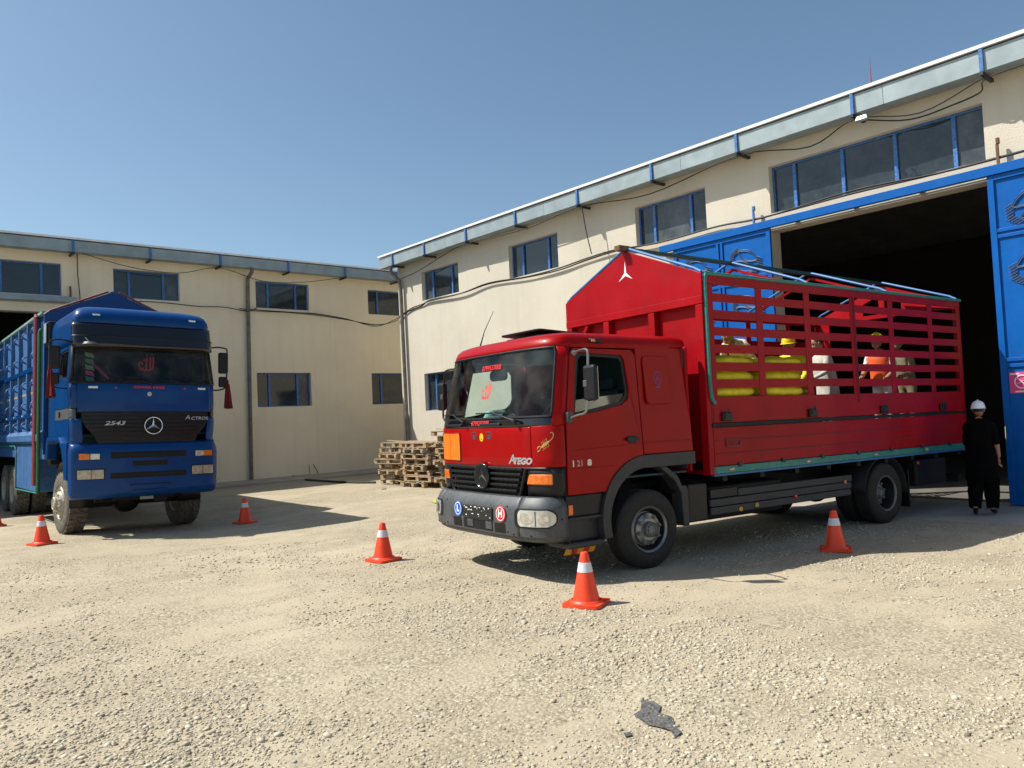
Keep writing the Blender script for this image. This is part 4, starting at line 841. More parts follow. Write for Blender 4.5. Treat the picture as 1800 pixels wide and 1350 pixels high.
# chassis
mb = MB()
for s_ in (-1, 1): mb.box(.15, 8.2, s_*.42-.04, s_*.42+.04, .62, .86)
for x in (.5, 2.3, 3.6, 4.9, 6.05, 7.4, 8.1): mb.box(x-.05, x+.05, -.38, .38, .66, .82)
mb.build('chassis_frame', M['chassis'], RT)
mb = MB(); mb.box(.35, 1.9, -.40, .40, .42, 1.0); mb.build('engine', M['chassis'], RT, bevel=.05)
for x, d in ((1.40, .07), (6.06, .09)):
    mb = MB(); mb.tube([(x,-.95,.43),(x,.95,.43)], d, 10); mb.ellipsoid((x,0,.43), (.2,.22,.2)); mb.build('axle', M['chassis'], RT, True)
mb = MB(); mb.tube([(2.0,0,.6),(5.9,0,.48)], .05, 8); mb.build('drive_shaft', M['chassis'], RT, True)
for s_ in (-1, 1):
    mb = MB(); mb.box(2.08, 2.40, min(s_*.6,s_*1.12), max(s_*.6,s_*1.12), .42, .86); mb.build('battery_box', M['black'], RT, bevel=.02)
    mb = MB(); mb.box(2.46, 3.9, min(s_*.55,s_*1.06), max(s_*.55,s_*1.06), .40, .80); mb.build('fuel_tank', M['chassis'], RT, bevel=.06)
    for k in range(3):
        mb = MB(); z = .47+.095*k; mb.box(2.43+(.5 if k == 2 else 0), 5.25+.02*k, min(s_*1.10,s_*1.135), max(s_*1.10,s_*1.135), z, z+.088); mb.build('side_guard', M['fender'], RT, bevel=.01)
    for x, z, m_ in ((2.95,.50,'hazard_y'),(3.25,.52,'gold'),(5.12,.66,'amber'),(4.02,.56,'redlens'),(7.0,.80,'redlens')):
        mb = MB(); mb.ellipsoid((x, s_*1.142, z), (.035,.012,.03), 10, 6); mb.build('reflector', M[m_], RT, True)
    mb = MB(); mb.box(2.44, 2.92, min(s_*1.09,s_*1.13), max(s_*1.09,s_*1.13), .662, .77); mb.build('guard_bracket', M['black'], RT, bevel=.01)
    # rear mudguard and flap
    mb = MB(); mb.grid(lambda a, b: (6.06+.56*math.cos(a), s_*b, .43+.54*math.sin(a)), lin(rad(175), rad(-5), 16), [.52, 1.17]); mb.build('mudguard', M['chassis'], RT, True, solid=.025)
    mb = MB(); mb.box(6.66, 6.69, min(s_*.55,s_*1.16), max(s_*.55,s_*1.16), .18, .72); mb.build('mud_flap', M['black'], RT)
mb = MB(); mb.box(8.22, 8.30, -1.12, 1.12, .42, .56); mb.box(8.16, 8.24, -.9, -.8, .5, .8); mb.box(8.16, 8.24, .8, .9, .5, .8); mb.build('rear_bumper', M['chassis'], RT, bevel=.01)
mb = MB(); mb.box(7.0, 7.9, -1.1, -.5, .45, .85); mb.build('tool_box', M['chassis'], RT, bevel=.03)
WR = wheel_set(.43, .27, .245, 8, False, 'tyre', 'rim', 'rim_dark', dish=.045, hubR=.085)
WRr = wheel_set(.43, .27, .245, 8, False, 'tyre', 'rim_dark', 'rim_dark', dish=.17, hubR=.085)
for s_ in (-1, 1):
    put_wheel(WR, RT, 1.40, s_*1.175, .43, s_, rad(-3))
    put_wheel(WRr, RT, 6.06, s_*1.18, .43, s_, 0, .31)
# ---- cargo body
CX0, CX1, YC, HW = 2.42, 8.36, .05, 1.28
mb = MB(); mb.box(CX0, CX1, YC-HW+.05, YC+HW-.05, 1.0, 1.10)
for k in range(9): mb.box(CX0+.2+.69*k, CX0+.28+.69*k, YC-HW+.06, YC+HW-.06, .86, 1.0)
mb.build('cargo_floor', M['chassis'], RT)
posts = [CX0, 3.38, 4.35, 5.39, 6.34, 7.43, CX1]
def cbox(mb, x0, x1, s_, d0, d1, z0, z1):      # d = depth inwards from the outer skin
    a, b = YC+s_*(HW-d0), YC+s_*(HW-d1); return mb.box(x0, x1, min(a, b), max(a, b), z0, z1)
for s_ in (-1, 1):
    mb = MB(); cbox(mb, CX0, CX1, s_, 0, .05, .955, 1.042); rl = mb.build('side_rail', M['teal'], RT, bevel=.01)
    mb = MB(); cbox(mb, CX0, CX1, s_, .004, .046, .93, .953); mb.build('rail_strip', M['tube_blue'], rl)
    for x in (2.72, 4.20, 5.75, 7.1):
        q = Vector((x, YC+s_*(HW+.006), .998)); mb = MB(); mb.ellipsoid(q, (.055,.016,.022), 12, 6); mb.build('marker_lamp', M['lamp_dirty'], rl, True)
    for x in np.arange(CX0+.45, CX1-.2, .82):
        mb = MB(); cbox(mb, x-.03, x+.03, s_, -.012, .0, 1.02, 1.075); mb.build('hinge', M['steel'], rl)
    mb = MB(); cbox(mb, CX0+.004, CX1-.004, s_, .006, .04, 1.05, 1.50); ds = mb.build('drop_side', M['red_matt'], RT, bevel=.004)
    for z in (1.19, 1.345):
        mb = MB(); cbox(mb, CX0+.05, CX1-.05, s_, -.001, .0055, z-.006, z+.006); mb.build('groove', M['red_dk'] if 'red_dk' in M else M['red_matt'], ds)
    mb = MB(); cbox(mb, CX0, CX1, s_, -.012, .035, 1.503, 1.55); mb.build('belt_rail', M['chassis'], RT, bevel=.004)
    for x in (2.66, 4.33, 6.0, 7.62):
        mb = MB(); cbox(mb, x-.085, x+.085, s_, -.035, .0, 1.57, 1.675); lt = mb.build('latch', M['black'], RT, bevel=.012)
        mb = MB(); y = YC+s_*(HW+.04); mb.tube([(x-.05,y,1.6),(x-.02,y+s_*.02,1.72),(x+.03,y,1.66)], .006, 5); mb.build('latch_handle', M['steel'], lt)
    mb = MB(); cbox(mb, CX0, CX1, s_, .0, .03, 1.555, 1.86); up = mb.build('cargo_side', M['red_matt'], RT, bevel=.004)
    mb = MB(); cbox(mb, CX0, CX1, s_, -.002, .035, 3.20, 3.30); mb.build('top_board', M['red_matt'], up, bevel=.004)
    for i, x in enumerate(posts):
        w = .125 if 0 < i < 6 else .12; x0 = x-w/2 if 0 < i < 6 else (x if i == 0 else x-w)
        mb = MB(); cbox(mb, x0, x0+w, s_, .002, .014, 1.862, 3.198); mb.build('post', M['red_matt'], up, bevel=.004)
    for i in range(6):
        x0 = posts[i]+(.12 if i == 0 else .064); x1 = posts[i+1]-(.12 if i == 5 else .064)
        for k in range(6):
            z = 1.86+.103+.2063*k; j = random.uniform(-.005, .005); mb = MB(); cbox(mb, x0, x1, s_, .003+random.uniform(0,.003), .015, z+j, z+.1035+j); mb.build('slat', M['red_matt'], up, bevel=.003)
    mb = MB(); y = YC+s_*(HW+.012); mb.tube(spline([(CX0+.05,y,1.78),(CX0+.0,y,1.86),(CX0-.02,y,2.1),(CX0-.022,y,2.8),(CX0-.02,y,3.24),(CX0+.02,y,3.31),(CX0+.12,y,3.318),(4,y,3.318),(6,y,3.318),(CX1,y,3.315)], 5), .022, 8); mb.build('edge_tube', M['teal'], up, True)
# chain on the near divider
mb = MB(); mb.tube([(5.40, YC-HW-.014, 3.2), (5.41, YC-HW-.016, 2.4), (5.42, YC-HW-.014, 1.75)], .006, 5); mb.build('chain', M['steel'], RT)
mb = MB(); y = YC-HW-.005
mb.plate(R4(2.64, 2.90, 1.26, 1.36), [R4(2.66, 2.88, 1.28, 1.34)], lambda a, b, t: (a, t, b), y, y+.003); add_text(mb, 'TBO', .06, lambda a, b: (2.77+a, y-.001, 1.31+b)); mb.build('stencil', M['stencil'] if 'stencil' in M else M['chassis'], RT)
# headboard with gable
def hb(y, z, t): return (CX0-.02+t, YC+y, z)
gp = [(-HW, 3.06), (HW, 3.06), (HW, 3.32), (0, 3.83), (-HW, 3.32)]
mb = MB(); mb.plate(gp, [], hb, -.05, -.02); ga = mb.build('gable_board', M['red_matt'], RT, bevel=.004)
mb = MB(); mb.plate(R4(-HW, HW, 2.96, 3.058), [], hb, -.055, .0); mb.build('cross_beam', M['red_matt'], ga, bevel=.006)
mb = MB(); mb.plate(R4(-HW, HW, .95, 3.0), [], hb, .035, .05); hbd = mb.build('headboard', M['red_matt'], RT)
for y in (-HW+.06, -.43, .43, HW-.06):
    mb = MB(); mb.plate(R4(y-.055, y+.055, .95, 2.955), [], hb, -.05, .033); mb.build('post', M['red_matt'], hbd, bevel=.006)
mb = MB(); mb.bar(hb(HW-.12, 2.5, -.02), hb(HW-.45, 2.95, -.02), .05, .05); mb.build('brace', M['red_matt'], hbd)
mb = MB(); star(mb, lambda a, b: hb(-a*.9, 3.53+b, -.053), .17, .15); mb.build('star', M['white'], ga)
# tail gable + tailgate frame
mb = MB(); gt = lambda y, z, t: (CX1-.01+t, YC+y, z)
mb.plate([(-HW,3.20),(HW,3.20),(HW,3.31),(0,3.75),(-HW,3.31)], [[(-.35,3.27),(-.05,3.27),(-.05,3.6),(-.35,3.47)], [(.05,3.27),(.35,3.27),(.35,3.47),(.05,3.6)]], gt, -.03, .0); tgb = mb.build('tail_gable', M['red_matt'], RT)
mb = MB(); mb.plate(R4(-HW, HW, 1.05, 1.5), [], gt, -.03, .0); mb.plate(R4(HW-.25, HW, 1.5, 3.2), [], gt, -.03, .0); mb.plate(R4(-HW, -HW+.1, 1.5, 3.2), [], gt, -.03, .0); mb.build('tailgate', M['red_matt'], RT)
# roof bows and ridge pole
for i, x in enumerate((CX0-.04, 4.42, 6.30, 8.31)):
    mb = MB(); mb.tube([(x,YC-HW+.02,3.34),(x,YC-HW+.12,3.40),(x,YC-.06,3.85-.008*(x-2.4)),(x,YC+.06,3.85-.008*(x-2.4)),(x,YC+HW-.12,3.40),(x,YC+HW-.02,3.34)], .019, 8); bw = mb.build('roof_bow', M['tube_blue'], RT, True)
    if i: mb = MB(); mb.bar((x+.05,YC-HW+.06,3.30),(x+.05,YC,3.75),.05,.035); mb.bar((x+.05,YC+HW-.06,3.30),(x+.05,YC,3.75),.05,.035); mb.build('bow_rafter', M['red_matt'], bw)
mb = MB(); mb.bar((CX0-.16,YC,3.86),(CX1,YC,3.80),.08,.045); rp = mb.build('ridge_pole', M['tube_green'], RT, bevel=.006)
mb = MB(); mb.bar((CX0-.20,YC,3.862),(CX0-.02,YC,3.862),.10,.065); mb.build('ridge_cap', M['rust'], rp)

# dark sheet added just below the near top rail to block sun stripes
SW = lambda x: .80+.08*sstep(4.2, 4.6, x)
mb = MB(); n = 24
mb.grid(lambda x, t: (x, YC-HW+.03+SW(x)*t, 3.245+.20*SW(x)*t+.012*noise.noise(Vector((x*3, t*4, 2)))), lin(2.47, 8.28, 42), lin(0, 1, 8)); mb.build('roof_and_sunblock_sheet', M['sheet'], RT, True, solid=.004)
# ------------------------------------------------------------------ blue truck (x rearward, y+ = side seen on the left)
BT = thing('truck', 'tall blue dump truck with dusty wheels, parked facing the yard', 'truck', (4.10, 14.6, -.03), (rad(1.7), 0, rad(89.0)))
MBT = BT.matrix_basis.copy()
def pw(tab):
    def f(z):
        if z <= tab[0][0]: return tab[0][1]
        for (a, b), (c_, d) in zip(tab[:-1], tab[1:]):
            if z <= c_: return b+(d-b)*(z-a)/(c_-a)
        return tab[-1][1]
    return f
bw_ = pw([(.66,1.17),(.72,1.215),(1.45,1.225),(1.60,1.195),(1.66,1.18),(1.95,1.20),(2.6,1.20),(3.25,1.15),(3.7,1.14)])
brk = pw([(.66,-.02),(.70,-.07),(.76,-.085),(.80,-.10),(1.42,-.10),(1.52,-.07),(1.60,-.01),(1.66,.0),(1.75,-.02),(1.95,-.02),(2.02,.0),(2.62,.02),(3.25,.13)])
FB = Front(.26, 3.6, bw_, brk)
def bg(p0, p1, zs, off, n=16): return MB().grid(lambda a, b: FB.at(a, b, off), [rad(x) for x in lin(p0, p1, n)], zs)
# lower fascia / bumper
bg(-89.5, 89.5, [.66,.70,.76,.80,.81,.95,1.1,1.25,1.42,1.48,1.52,1.56,1.60], .0, 40).build('bumper', M['blue'], BT, True, solid=.05, angle=50)
for s_ in (-1, 1): bg(50*s_, 89.5*s_, [1.605,1.66,1.70,1.75,1.85,1.95,1.99,2.02], .0, 14).build('corner_panel', M['blue'], BT, True, solid=.04, angle=50)
for s_ in (-1, 1): bg(62*s_, 89.5*s_, [2.025,2.06,2.10,2.15,2.19], -.004, 10).build('louvre_panel', M['grey'], BT, True, solid=.03)
bg(-58, 58, [2.13,2.3,2.45,2.615], .004, 26).build('front_flap', M['blue'], BT, True, solid=.03, bevel=.005)
for s_ in (-1, 1): bg(58.5*s_, 89.5*s_, [2.195,2.3,2.45,2.62], .002, 10).build('corner_panel', M['blue'], BT, True, solid=.03)
def tshape(b, y0, y1):
    e = .76+.24*sstep(0, .75, b); return y0*e, y1*e
patch(FB, (-1.04, 1.04), 1.59, 2.125, .006, .03, 24, tshape).build('grille_backing', M['black'], BT)
GB = None
for k in range(8):
    z = 1.63+.066*k; e = .76+.24*sstep(0, .75, (z-1.59)/.535); mb = MB(); pts = [FB.sy(y, z, .012) for y in lin(-1.02*e, 1.02*e, 19)]
    for a, b in zip(pts[:-1], pts[1:]): mb.bar(a, b, .022, .038)
    mb.build('grille_slat', M['black'], BT)
for s_ in (1, -1):
    for k, (a0, a1, z) in enumerate(((.18,.42,1.655),(-.14,.12,1.652),(.30,.44,2.10))):
        patch(FB, (s_*a0, s_*a1), z, z+.010, .026, .006, 3).build('grille_highlight', M['steel'], BT)
# badge
eb = lambda a, b, o_=.05: (FB.sy(-.07, 1.88, 0)[0]-o_, -.07-a, 1.885+b)
mb = MB(); mb.tube([eb(.145*math.cos(t), .145*math.sin(t)) for t in lin(0, 2*math.pi, 37)[:-1]], .011, 8, closed=True); bd = mb.build('badge', M['chrome'], BT, True)
mb = MB(); pts = [(r*math.cos(math.pi/2+k*math.pi/3), r*math.sin(math.pi/2+k*math.pi/3)) for k, r in enumerate([.14,.026]*3)]
mb.add([eb(0, 0, .072)]+[eb(*p) for p in pts], [(0, 1+k, 1+(k+1) % 6) for k in range(6)]); mb.build('star', M['chrome'], bd)
ftxt('2543', .55, 1.93, .098, 'silver', .034, FB, BT, shear=.3, bold=.002, width=1.6); ftxt('A', -.655, 2.02, .115, 'silver', .034, FB, BT, shear=.2, width=1.2); ftxt('CTROS', -.87, 2.005, .078, 'silver', .034, FB, BT, shear=.2, bold=.002, width=1.25)
for s_ in (-1, 1):
    patch(FB, (s_*.76, s_*1.11), 1.315, 1.435, .003, .02, 5).build('lamp_recess', M['black'], BT, bevel=.012)
    patch(FB, (s_*.93, s_*1.09), 1.325, 1.425, .012, .02, 4).build('indicator', M['amber'], BT, bevel=.01); patch(FB, (s_*.78, s_*.925), 1.325, 1.425, .012, .02, 4).build('side_light', M['lamp'], BT, bevel=.01)
    patch(FB, (s_*.70, s_*1.13), .985, 1.175, .003, .02, 6).build('lamp_recess', M['black'], BT, bevel=.015)
    hl = patch(FB, (s_*.72, s_*1.11), 1.0, 1.155, .013, .02, 6).build('headlight', M['lamp_dirty'], BT, bevel=.015)
    patch(FB, (s_*.905, s_*.915), 1.005, 1.15, .017, .006, 1).build('lens_rib', M['grey'], hl)
    mb = MB(); mb.box(.30, .38, min(s_*1.20,s_*1.228), max(s_*1.20,s_*1.228), 1.22, 1.32); mb.build('side_marker', M['amber'], BT, bevel=.01)
for y0, y1, z0, z1 in ((-.62,.62,1.33,1.44),(-.30,.28,1.19,1.28),(-.62,.62,.99,1.09)):
    s = patch(FB, (y0, y1), z0, z1, .003, .012, 8).build('air_slot', M['chassis'], BT, bevel=.012)
    patch(FB, (y0+.05, y1-.05), (z0+z1)/2-.006, (z0+z1)/2+.006, .009, .006, 8).build('slot_bar', M['black'], s)
mb = MB(); mb.tube([FB.sy(y, z, .002) for y, z in ((-.33,.72),(-.33,.88),(.31,.88),(.31,.72))], .006, 5, closed=False); mb.build('plate_panel_seam', M['chassis'], BT)
patch(FB, (-.30, .28), .725, .875, .004, .01, 4).build('plate_panel', M['blue'], BT, bevel=.01)
# small marks
ftxt('POWER KING', -.02, 2.555, .055, 'txt_red', .008, FB, BT, bold=.001, width=1.5)
mb = MB(); disc(mb, lambda a, b: FB.sy(-.02-a, 2.44+b, .008), .038); mb.build('round_sticker', M['offwhite'], BT)
for y in (.87, -.93): patch(FB, (y-.07, y+.07), 2.53, 2.565, .009, .004, 2).build('name_plate', M['white'], BT)
for y in (.52, -.62): mb = MB(); mb.ellipsoid(FB.sy(y, 2.545, .01), (.016,.022,.018), 8, 6); mb.build('washer_nozzle', M['redlens'], BT, True)
# windscreen and visor
bg(-74, 74, [2.64,2.8,2.95,3.1,3.25], -.006, 34).build('windscreen', M['ws_blue'], BT, True)
mb = MB(); pl = [FB.at(rad(a), 2.632, .0) for a in lin(-74, 74, 25)]+[FB.at(rad(74), z, .0) for z in lin(2.68, 3.22, 7)]+[FB.at(rad(a), 3.25, .0) for a in lin(74, -74, 25)]+[FB.at(rad(-74), z, .0) for z in lin(3.22, 2.68, 7)]
mb.tube(pl, .02, 6, closed=True); mb.build('windscreen_seal', M['black'], BT, True)
for s_ in (-1, 1): bg(74.5*s_, 89.9*s_, [2.625,2.8,3.0,3.28], .002, 6).build('pillar', [M['black'], M['cabin']], BT, True, solid=.04, inner=True)
VF = Front(.24, 3.6, lambda z: 1.165, pw([(3.24,.03),(3.30,.02),(3.42,.05),(3.44,.075),(3.67,.14)]))
MB().grid(lambda a, b: VF.at(a, b), [rad(x) for x in lin(-86, 86, 34)], [3.235,3.30,3.36,3.42,3.44,3.52,3.60,3.67]).build('sun_visor', M['gloss_black'], BT, True, solid=.012, angle=20)
mb = MB(); mb.tube([VF.at(rad(a), 3.43, .006) for a in lin(-80, 80, 25)], .012, 6); mb.build('visor_trim', M['black'], BT, True)
lev = [(3.28,.13,1.148,2.15),(3.45,.15,1.146,2.15),(3.66,.14,1.142,2.15),(3.72,.13,1.14,2.15),(3.80,.15,1.125,2.14),(3.88,.20,1.09,2.12),(3.94,.29,1.03,2.08),(3.98,.42,.93,2.0),(4.0,.7,.7,1.8)]
rings = [ring_at(*l, n=3.6, D=.26) for l in lev]; k = len(rings[0]); mb = MB(); vs = [p for r in rings for p in r]
fs = [(i*k+j, i*k+j+1, (i+1)*k+j+1, (i+1)*k+j) for i in range(len(rings)-1) for j in range(k-1)]+[(i*k+k-1, i*k, (i+1)*k, (i+1)*k+k-1) for i in range(len(rings)-1)]
fs.append(tuple(range((len(rings)-1)*k, len(rings)*k))); mb.add(vs, fs); rf = mb.build('roof', [M['blue'], M['cabin']], BT, True, angle=55, solid=.04, inner=True)
for s_ in (-1, 1):
    q = Vector(Front(.26, 3.6, lambda z: 1.12, lambda z: .155).sy(s_*.80, 3.80)); mb = MB(); mb.box(q.x-.02, q.x+.03, q.y-.06, q.y+.06, 3.79, 3.825); mb.build('roof_marker', M['lamp'], rf, bevel=.01)
# cab sides
def bsd(s_): return lambda x, z, t: (x, s_*(bw_(z)+t), z)
bwin = [(.46,2.70),(1.15,2.76),(1.25,2.80),(1.25,3.22),(.56,3.24),(.50,3.20)]
for s_ in (-1, 1):
    mb = MB(); mb.plate([(.262,1.62),(.45,1.60),(.62,1.58),(.80,1.66),(1.0,1.72),(1.40,1.72),(1.40,2.01),(.262,2.01)], [], bsd(s_), -.04, .003); mb.build('side_fascia', M['blue'], BT, bevel=.008)
    mb = MB(); mb.plate([(.262,2.015),(1.40,2.015),(1.40,2.195),(.262,2.195)], [], bsd(s_), -.04, -.002); sb = mb.build('side_band', M['grey'], BT, bevel=.006)
    mb = MB(); mb.box(.95, 1.05, min(s_*1.199,s_*1.212), max(s_*1.199,s_*1.212), 2.06, 2.16); mb.build('handle', M['black'], sb, bevel=.01)
    mb = MB(); mb.plate([(.262,2.20),(1.40,2.20),(1.40,3.275),(.39,3.275),(.29,2.63)], [bwin], bsd(s_), -.04, .003); d = mb.build('door', M['blue'], BT, bevel=.008)
    mb = MB(); mb.plate(bwin, [[(.50,2.735),(1.13,2.79),(1.21,2.83),(1.21,3.19),(.58,3.20),(.54,3.17)]], bsd(s_), -.05, -.012); mb.build('window_seal', M['black'], d)
    mb = MB(); mb.plate([(.47,2.72),(1.15,2.775),(1.24,2.81),(1.24,3.21),(.56,3.23),(.51,3.19)], [], bsd(s_), -.034, -.029); mb.build('window_glass', M['side'], d)
    mb = MB(); mb.plate([(1.41,1.72),(2.15,1.72),(2.15,3.275),(1.41,3.275)], [], bsd(s_), -.04, .001); mb.build('side_panel', M['blue'], BT, bevel=.01)
    mb = MB(); mb.plate([(.24,1.62),(.24,.98),(.45,.98),(.50,1.25),(.62,1.45),(.80,1.58),(1.0,1.64),(1.9,1.64),(1.98,1.58),(2.03,1.3),(2.12,1.3),(2.10,1.62),(2.02,1.715),(.9,1.715),(.7,1.62)], [], lambda x, z, t: (x, s_*t, z), 1.05, 1.232); mb.build('wheel_arch', M['blue'], BT, bevel=.02)
    mb = MB(); mb.box(.26, .62, min(s_*.85,s_*1.12), max(s_*.85,s_*1.12), .70, .76); mb.box(.26, .60, min(s_*.95,s_*1.16), max(s_*.95,s_*1.16), 1.0, 1.05); mb.box(.28,.56,min(s_*1.0,s_*1.10),max(s_*1.0,s_*1.10),.78,.98); mb.build('step', M['galv'], BT, bevel=.01)
mb = MB(); mb.box(.3, 2.12, -1.12, 1.12, 1.72, 1.76); mb.box(2.09, 2.14, -1.13, 1.13, 1.4, 3.3); mb.build('cab_rear_wall', M['cabin'], BT)
mb = MB(); mb.box(.15, .60, -1.08, 1.08, 2.1, 2.55); mb.build('dashboard', M['dash'], BT, bevel=.06)
for y in (-.55, .55): mb = MB(); mb.box(1.0, 1.45, y-.26, y+.26, 2.1, 2.4); mb.box(1.38, 1.56, y-.25, y+.25, 2.38, 3.05); mb.build('seat', M['seat'], BT, bevel=.05)
mb = MB(); c_ = Vector((.62, .55, 2.72)); mb.tube([c_+Vector((0,1,0))*(.23*math.cos(t))+Vector((.6,0,.8))*(.23*math.sin(t)) for t in lin(0, 2*math.pi, 27)[:-1]], .015, 6, closed=True); mb.tube([c_, c_+Vector((-.3,0,.1))*1.0], .03, 6); mb.build('steering_wheel', M['black'], BT, True)
mb = MB(); calligraphy(mb, lambda a, b: FB.sy(.0-a, 3.0+b, -.002), .14); mb.build('calligraphy', M['tassel_red'] if 'tassel_red' in M else M['txt_red'], BT)
for i, (m_, dz) in enumerate((('teal_g',0),('green_v',-.11),('teal_g',-.22),('pink',-.32),('green_v',-.42))):
    mb = MB(); mb.add([FB.sy(.98+.0*i, 3.16+dz, -.012), FB.sy(.86, 3.13+dz, -.012), FB.sy(.84, 3.05+dz, -.012), FB.sy(.97, 3.08+dz, -.012)], [(0,1,2,3)]); mb.build('pasted_note', M[m_], BT)
mb = MB(); mb.tube([(.24,.86,2.98),(.28,.72,2.86),(.30,.58,2.72)], [.02,.03,.02], 6); tb = mb.build('garland', M['pink'], None, True); tb.matrix_basis = MBT; tag(tb, 'dark pink garland hanging inside the blue truck windscreen', 'garland')
for y0, y1 in ((.35, -.10), (-.55, -.92)):
    mb = MB(); a = Vector(FB.sy(y1, 2.61, .03)); b = Vector(FB.sy(y0, 2.72, .02)); mb.tube([a, b], [.014,.008], 6); mb.tube([FB.sy(y, 2.70+.06*(y-y1), .014) for y in lin(y0-.25, y0+.25, 6)], .009, 5); mb.build('wiper', M['black'], BT, True)
# mirrors
for s_ in (-1, 1):
    mb = MB(); mb.tube(spline([(.35,s_*1.13,3.33),(.30,s_*1.30,3.36),(.27,s_*1.44,3.34),(.27,s_*1.48,3.28),(.28,s_*1.48,2.9),(.30,s_*1.46,2.62),(.32,s_*1.36,2.55),(.36,s_*1.20,2.54)], 4), .014, 8); mi_ = mb.build('mirror', M['black'], BT, True)
    mb = MB(); mb.box(.24, .33, min(s_*1.32,s_*1.50), max(s_*1.32,s_*1.50), 2.86, 3.26); mb.build('mirror_housing', M['black'], mi_, bevel=.03); mb = MB(); mb.box(.25, .34, min(s_*1.33,s_*1.49), max(s_*1.33,s_*1.49), 2.60, 2.80); mb.build('mirror_housing', M['black'], mi_, bevel=.03)
    mb = MB(); mb.box(.3305, .334, min(s_*1.335,s_*1.485), max(s_*1.335,s_*1.485), 2.88, 3.24); mb.build('mirror_glass', M['mirror'], mi_)
mb = MB(); mb.tube([(.30,1.05,3.55),(.12,1.0,3.42),(.0,.95,3.32)], .010, 6); mb.tube([(.24,1.12,3.38),(.12,1.05,3.33),(.0,.95,3.30)], .010, 6); km = mb.build('kerb_mirror', M['steel'], BT, True)
mb = MB(); mb.lathe([(0,.05),(.09,.04),(.125,.0),(.12,-.012),(0,-.012)], (-.01, .93, 3.27), 'z', 20); mb.build('mirror_bowl', M['grey'], km, True)
# air intake stack behind the cab
mb = MB(); mb.box(2.16, 2.42, .92, 1.22, 3.42, 3.92); st = mb.build('air_filter', M['black'], BT, bevel=.05); mb = MB(); mb.box(2.18, 2.40, 1.221, 1.24, 3.50, 3.88); mb.build('filter_screen', M['galv'], st, bevel=.01)
mb = MB(); mb.box(2.2, 2.4, .95, 1.15, 1.2, 3.42); mb.build('intake_duct', M['black'], BT, bevel=.03)
# running gear
mb = MB()
for s_ in (-1, 1): mb.box(.2, 9.0, s_*.42-.05, s_*.42+.05, .95, 1.22)
for x in (.6, 2.4, 4, 5.6, 7.1, 8.7): mb.box(x-.06, x+.06, -.38, .38, 1.0, 1.18)
mb.build('chassis_frame', M['chassis'], BT)
mb = MB(); mb.box(.5, 2.0, -.42, .42, .62, 1.5); mb.build('engine', M['chassis'], BT, bevel=.06)
for x in (1.30, 6.55, 7.85): mb = MB(); mb.tube([(x,-.95,.54),(x,.95,.54)], .10, 10); mb.ellipsoid((x,.05,.54), (.24,.26,.24)); mb.build('axle', M['chassis'], BT, True)
for s_ in (-1, 1):
    mb = MB(); mb.bar((.55, s_*.55, .72), (2.1, s_*.55, .72), .09, .06); mb.bar((.7, s_*.55, .66), (1.9, s_*.55, .66), .09, .05); mb.build('leaf_spring', M['chassis'], BT)
mb = MB(); mb.tube([(.45,-.7,.62),(.45,.75,.60)], .035, 8); mb.box(.2,.3,-.5,.5,.60,.68); mb.box(.12,.2,-.35,-.15,.55,.66); mb.build('tie_rod', M['chassis'], BT)
mb = MB(); mb.box(.10,.13,-.12,.10,.60,.72); mb.build('tow_plate', M['galv'], BT)
mb = MB(); mb.box(3.2, 4.6, -1.1, -.5, .55, 1.15); mb.build('fuel_tank', M['chassis'], BT, bevel=.08)
WB = wheel_set(.545, .33, .285, 10, True, 'tyre_dusty', 'rim_dusty', 'rim_dusty', dish=-.02, hubR=.12)
WBr = wheel_set(.545, .30, .285, 10, True, 'tyre_dusty', 'rim_dusty', 'rim_dusty', dish=.15, hubR=.12)
for s_ in (-1, 1):
    put_wheel(WB, BT, 1.30, s_*1.13, .545, s_, rad(4), spin=.2)
    for x in (6.55, 7.85): put_wheel(WBr, BT, x, s_*1.19, .545, s_, 0, .34, spin=x)
    mb = MB(); mb.grid(lambda a, b: (1.30+.66*math.cos(a), s_*b, .60+.68*math.sin(a)), lin(rad(190), rad(10), 14), [.70, 1.10]); mb.build('inner_arch', M['black'], BT, True, solid=.02)
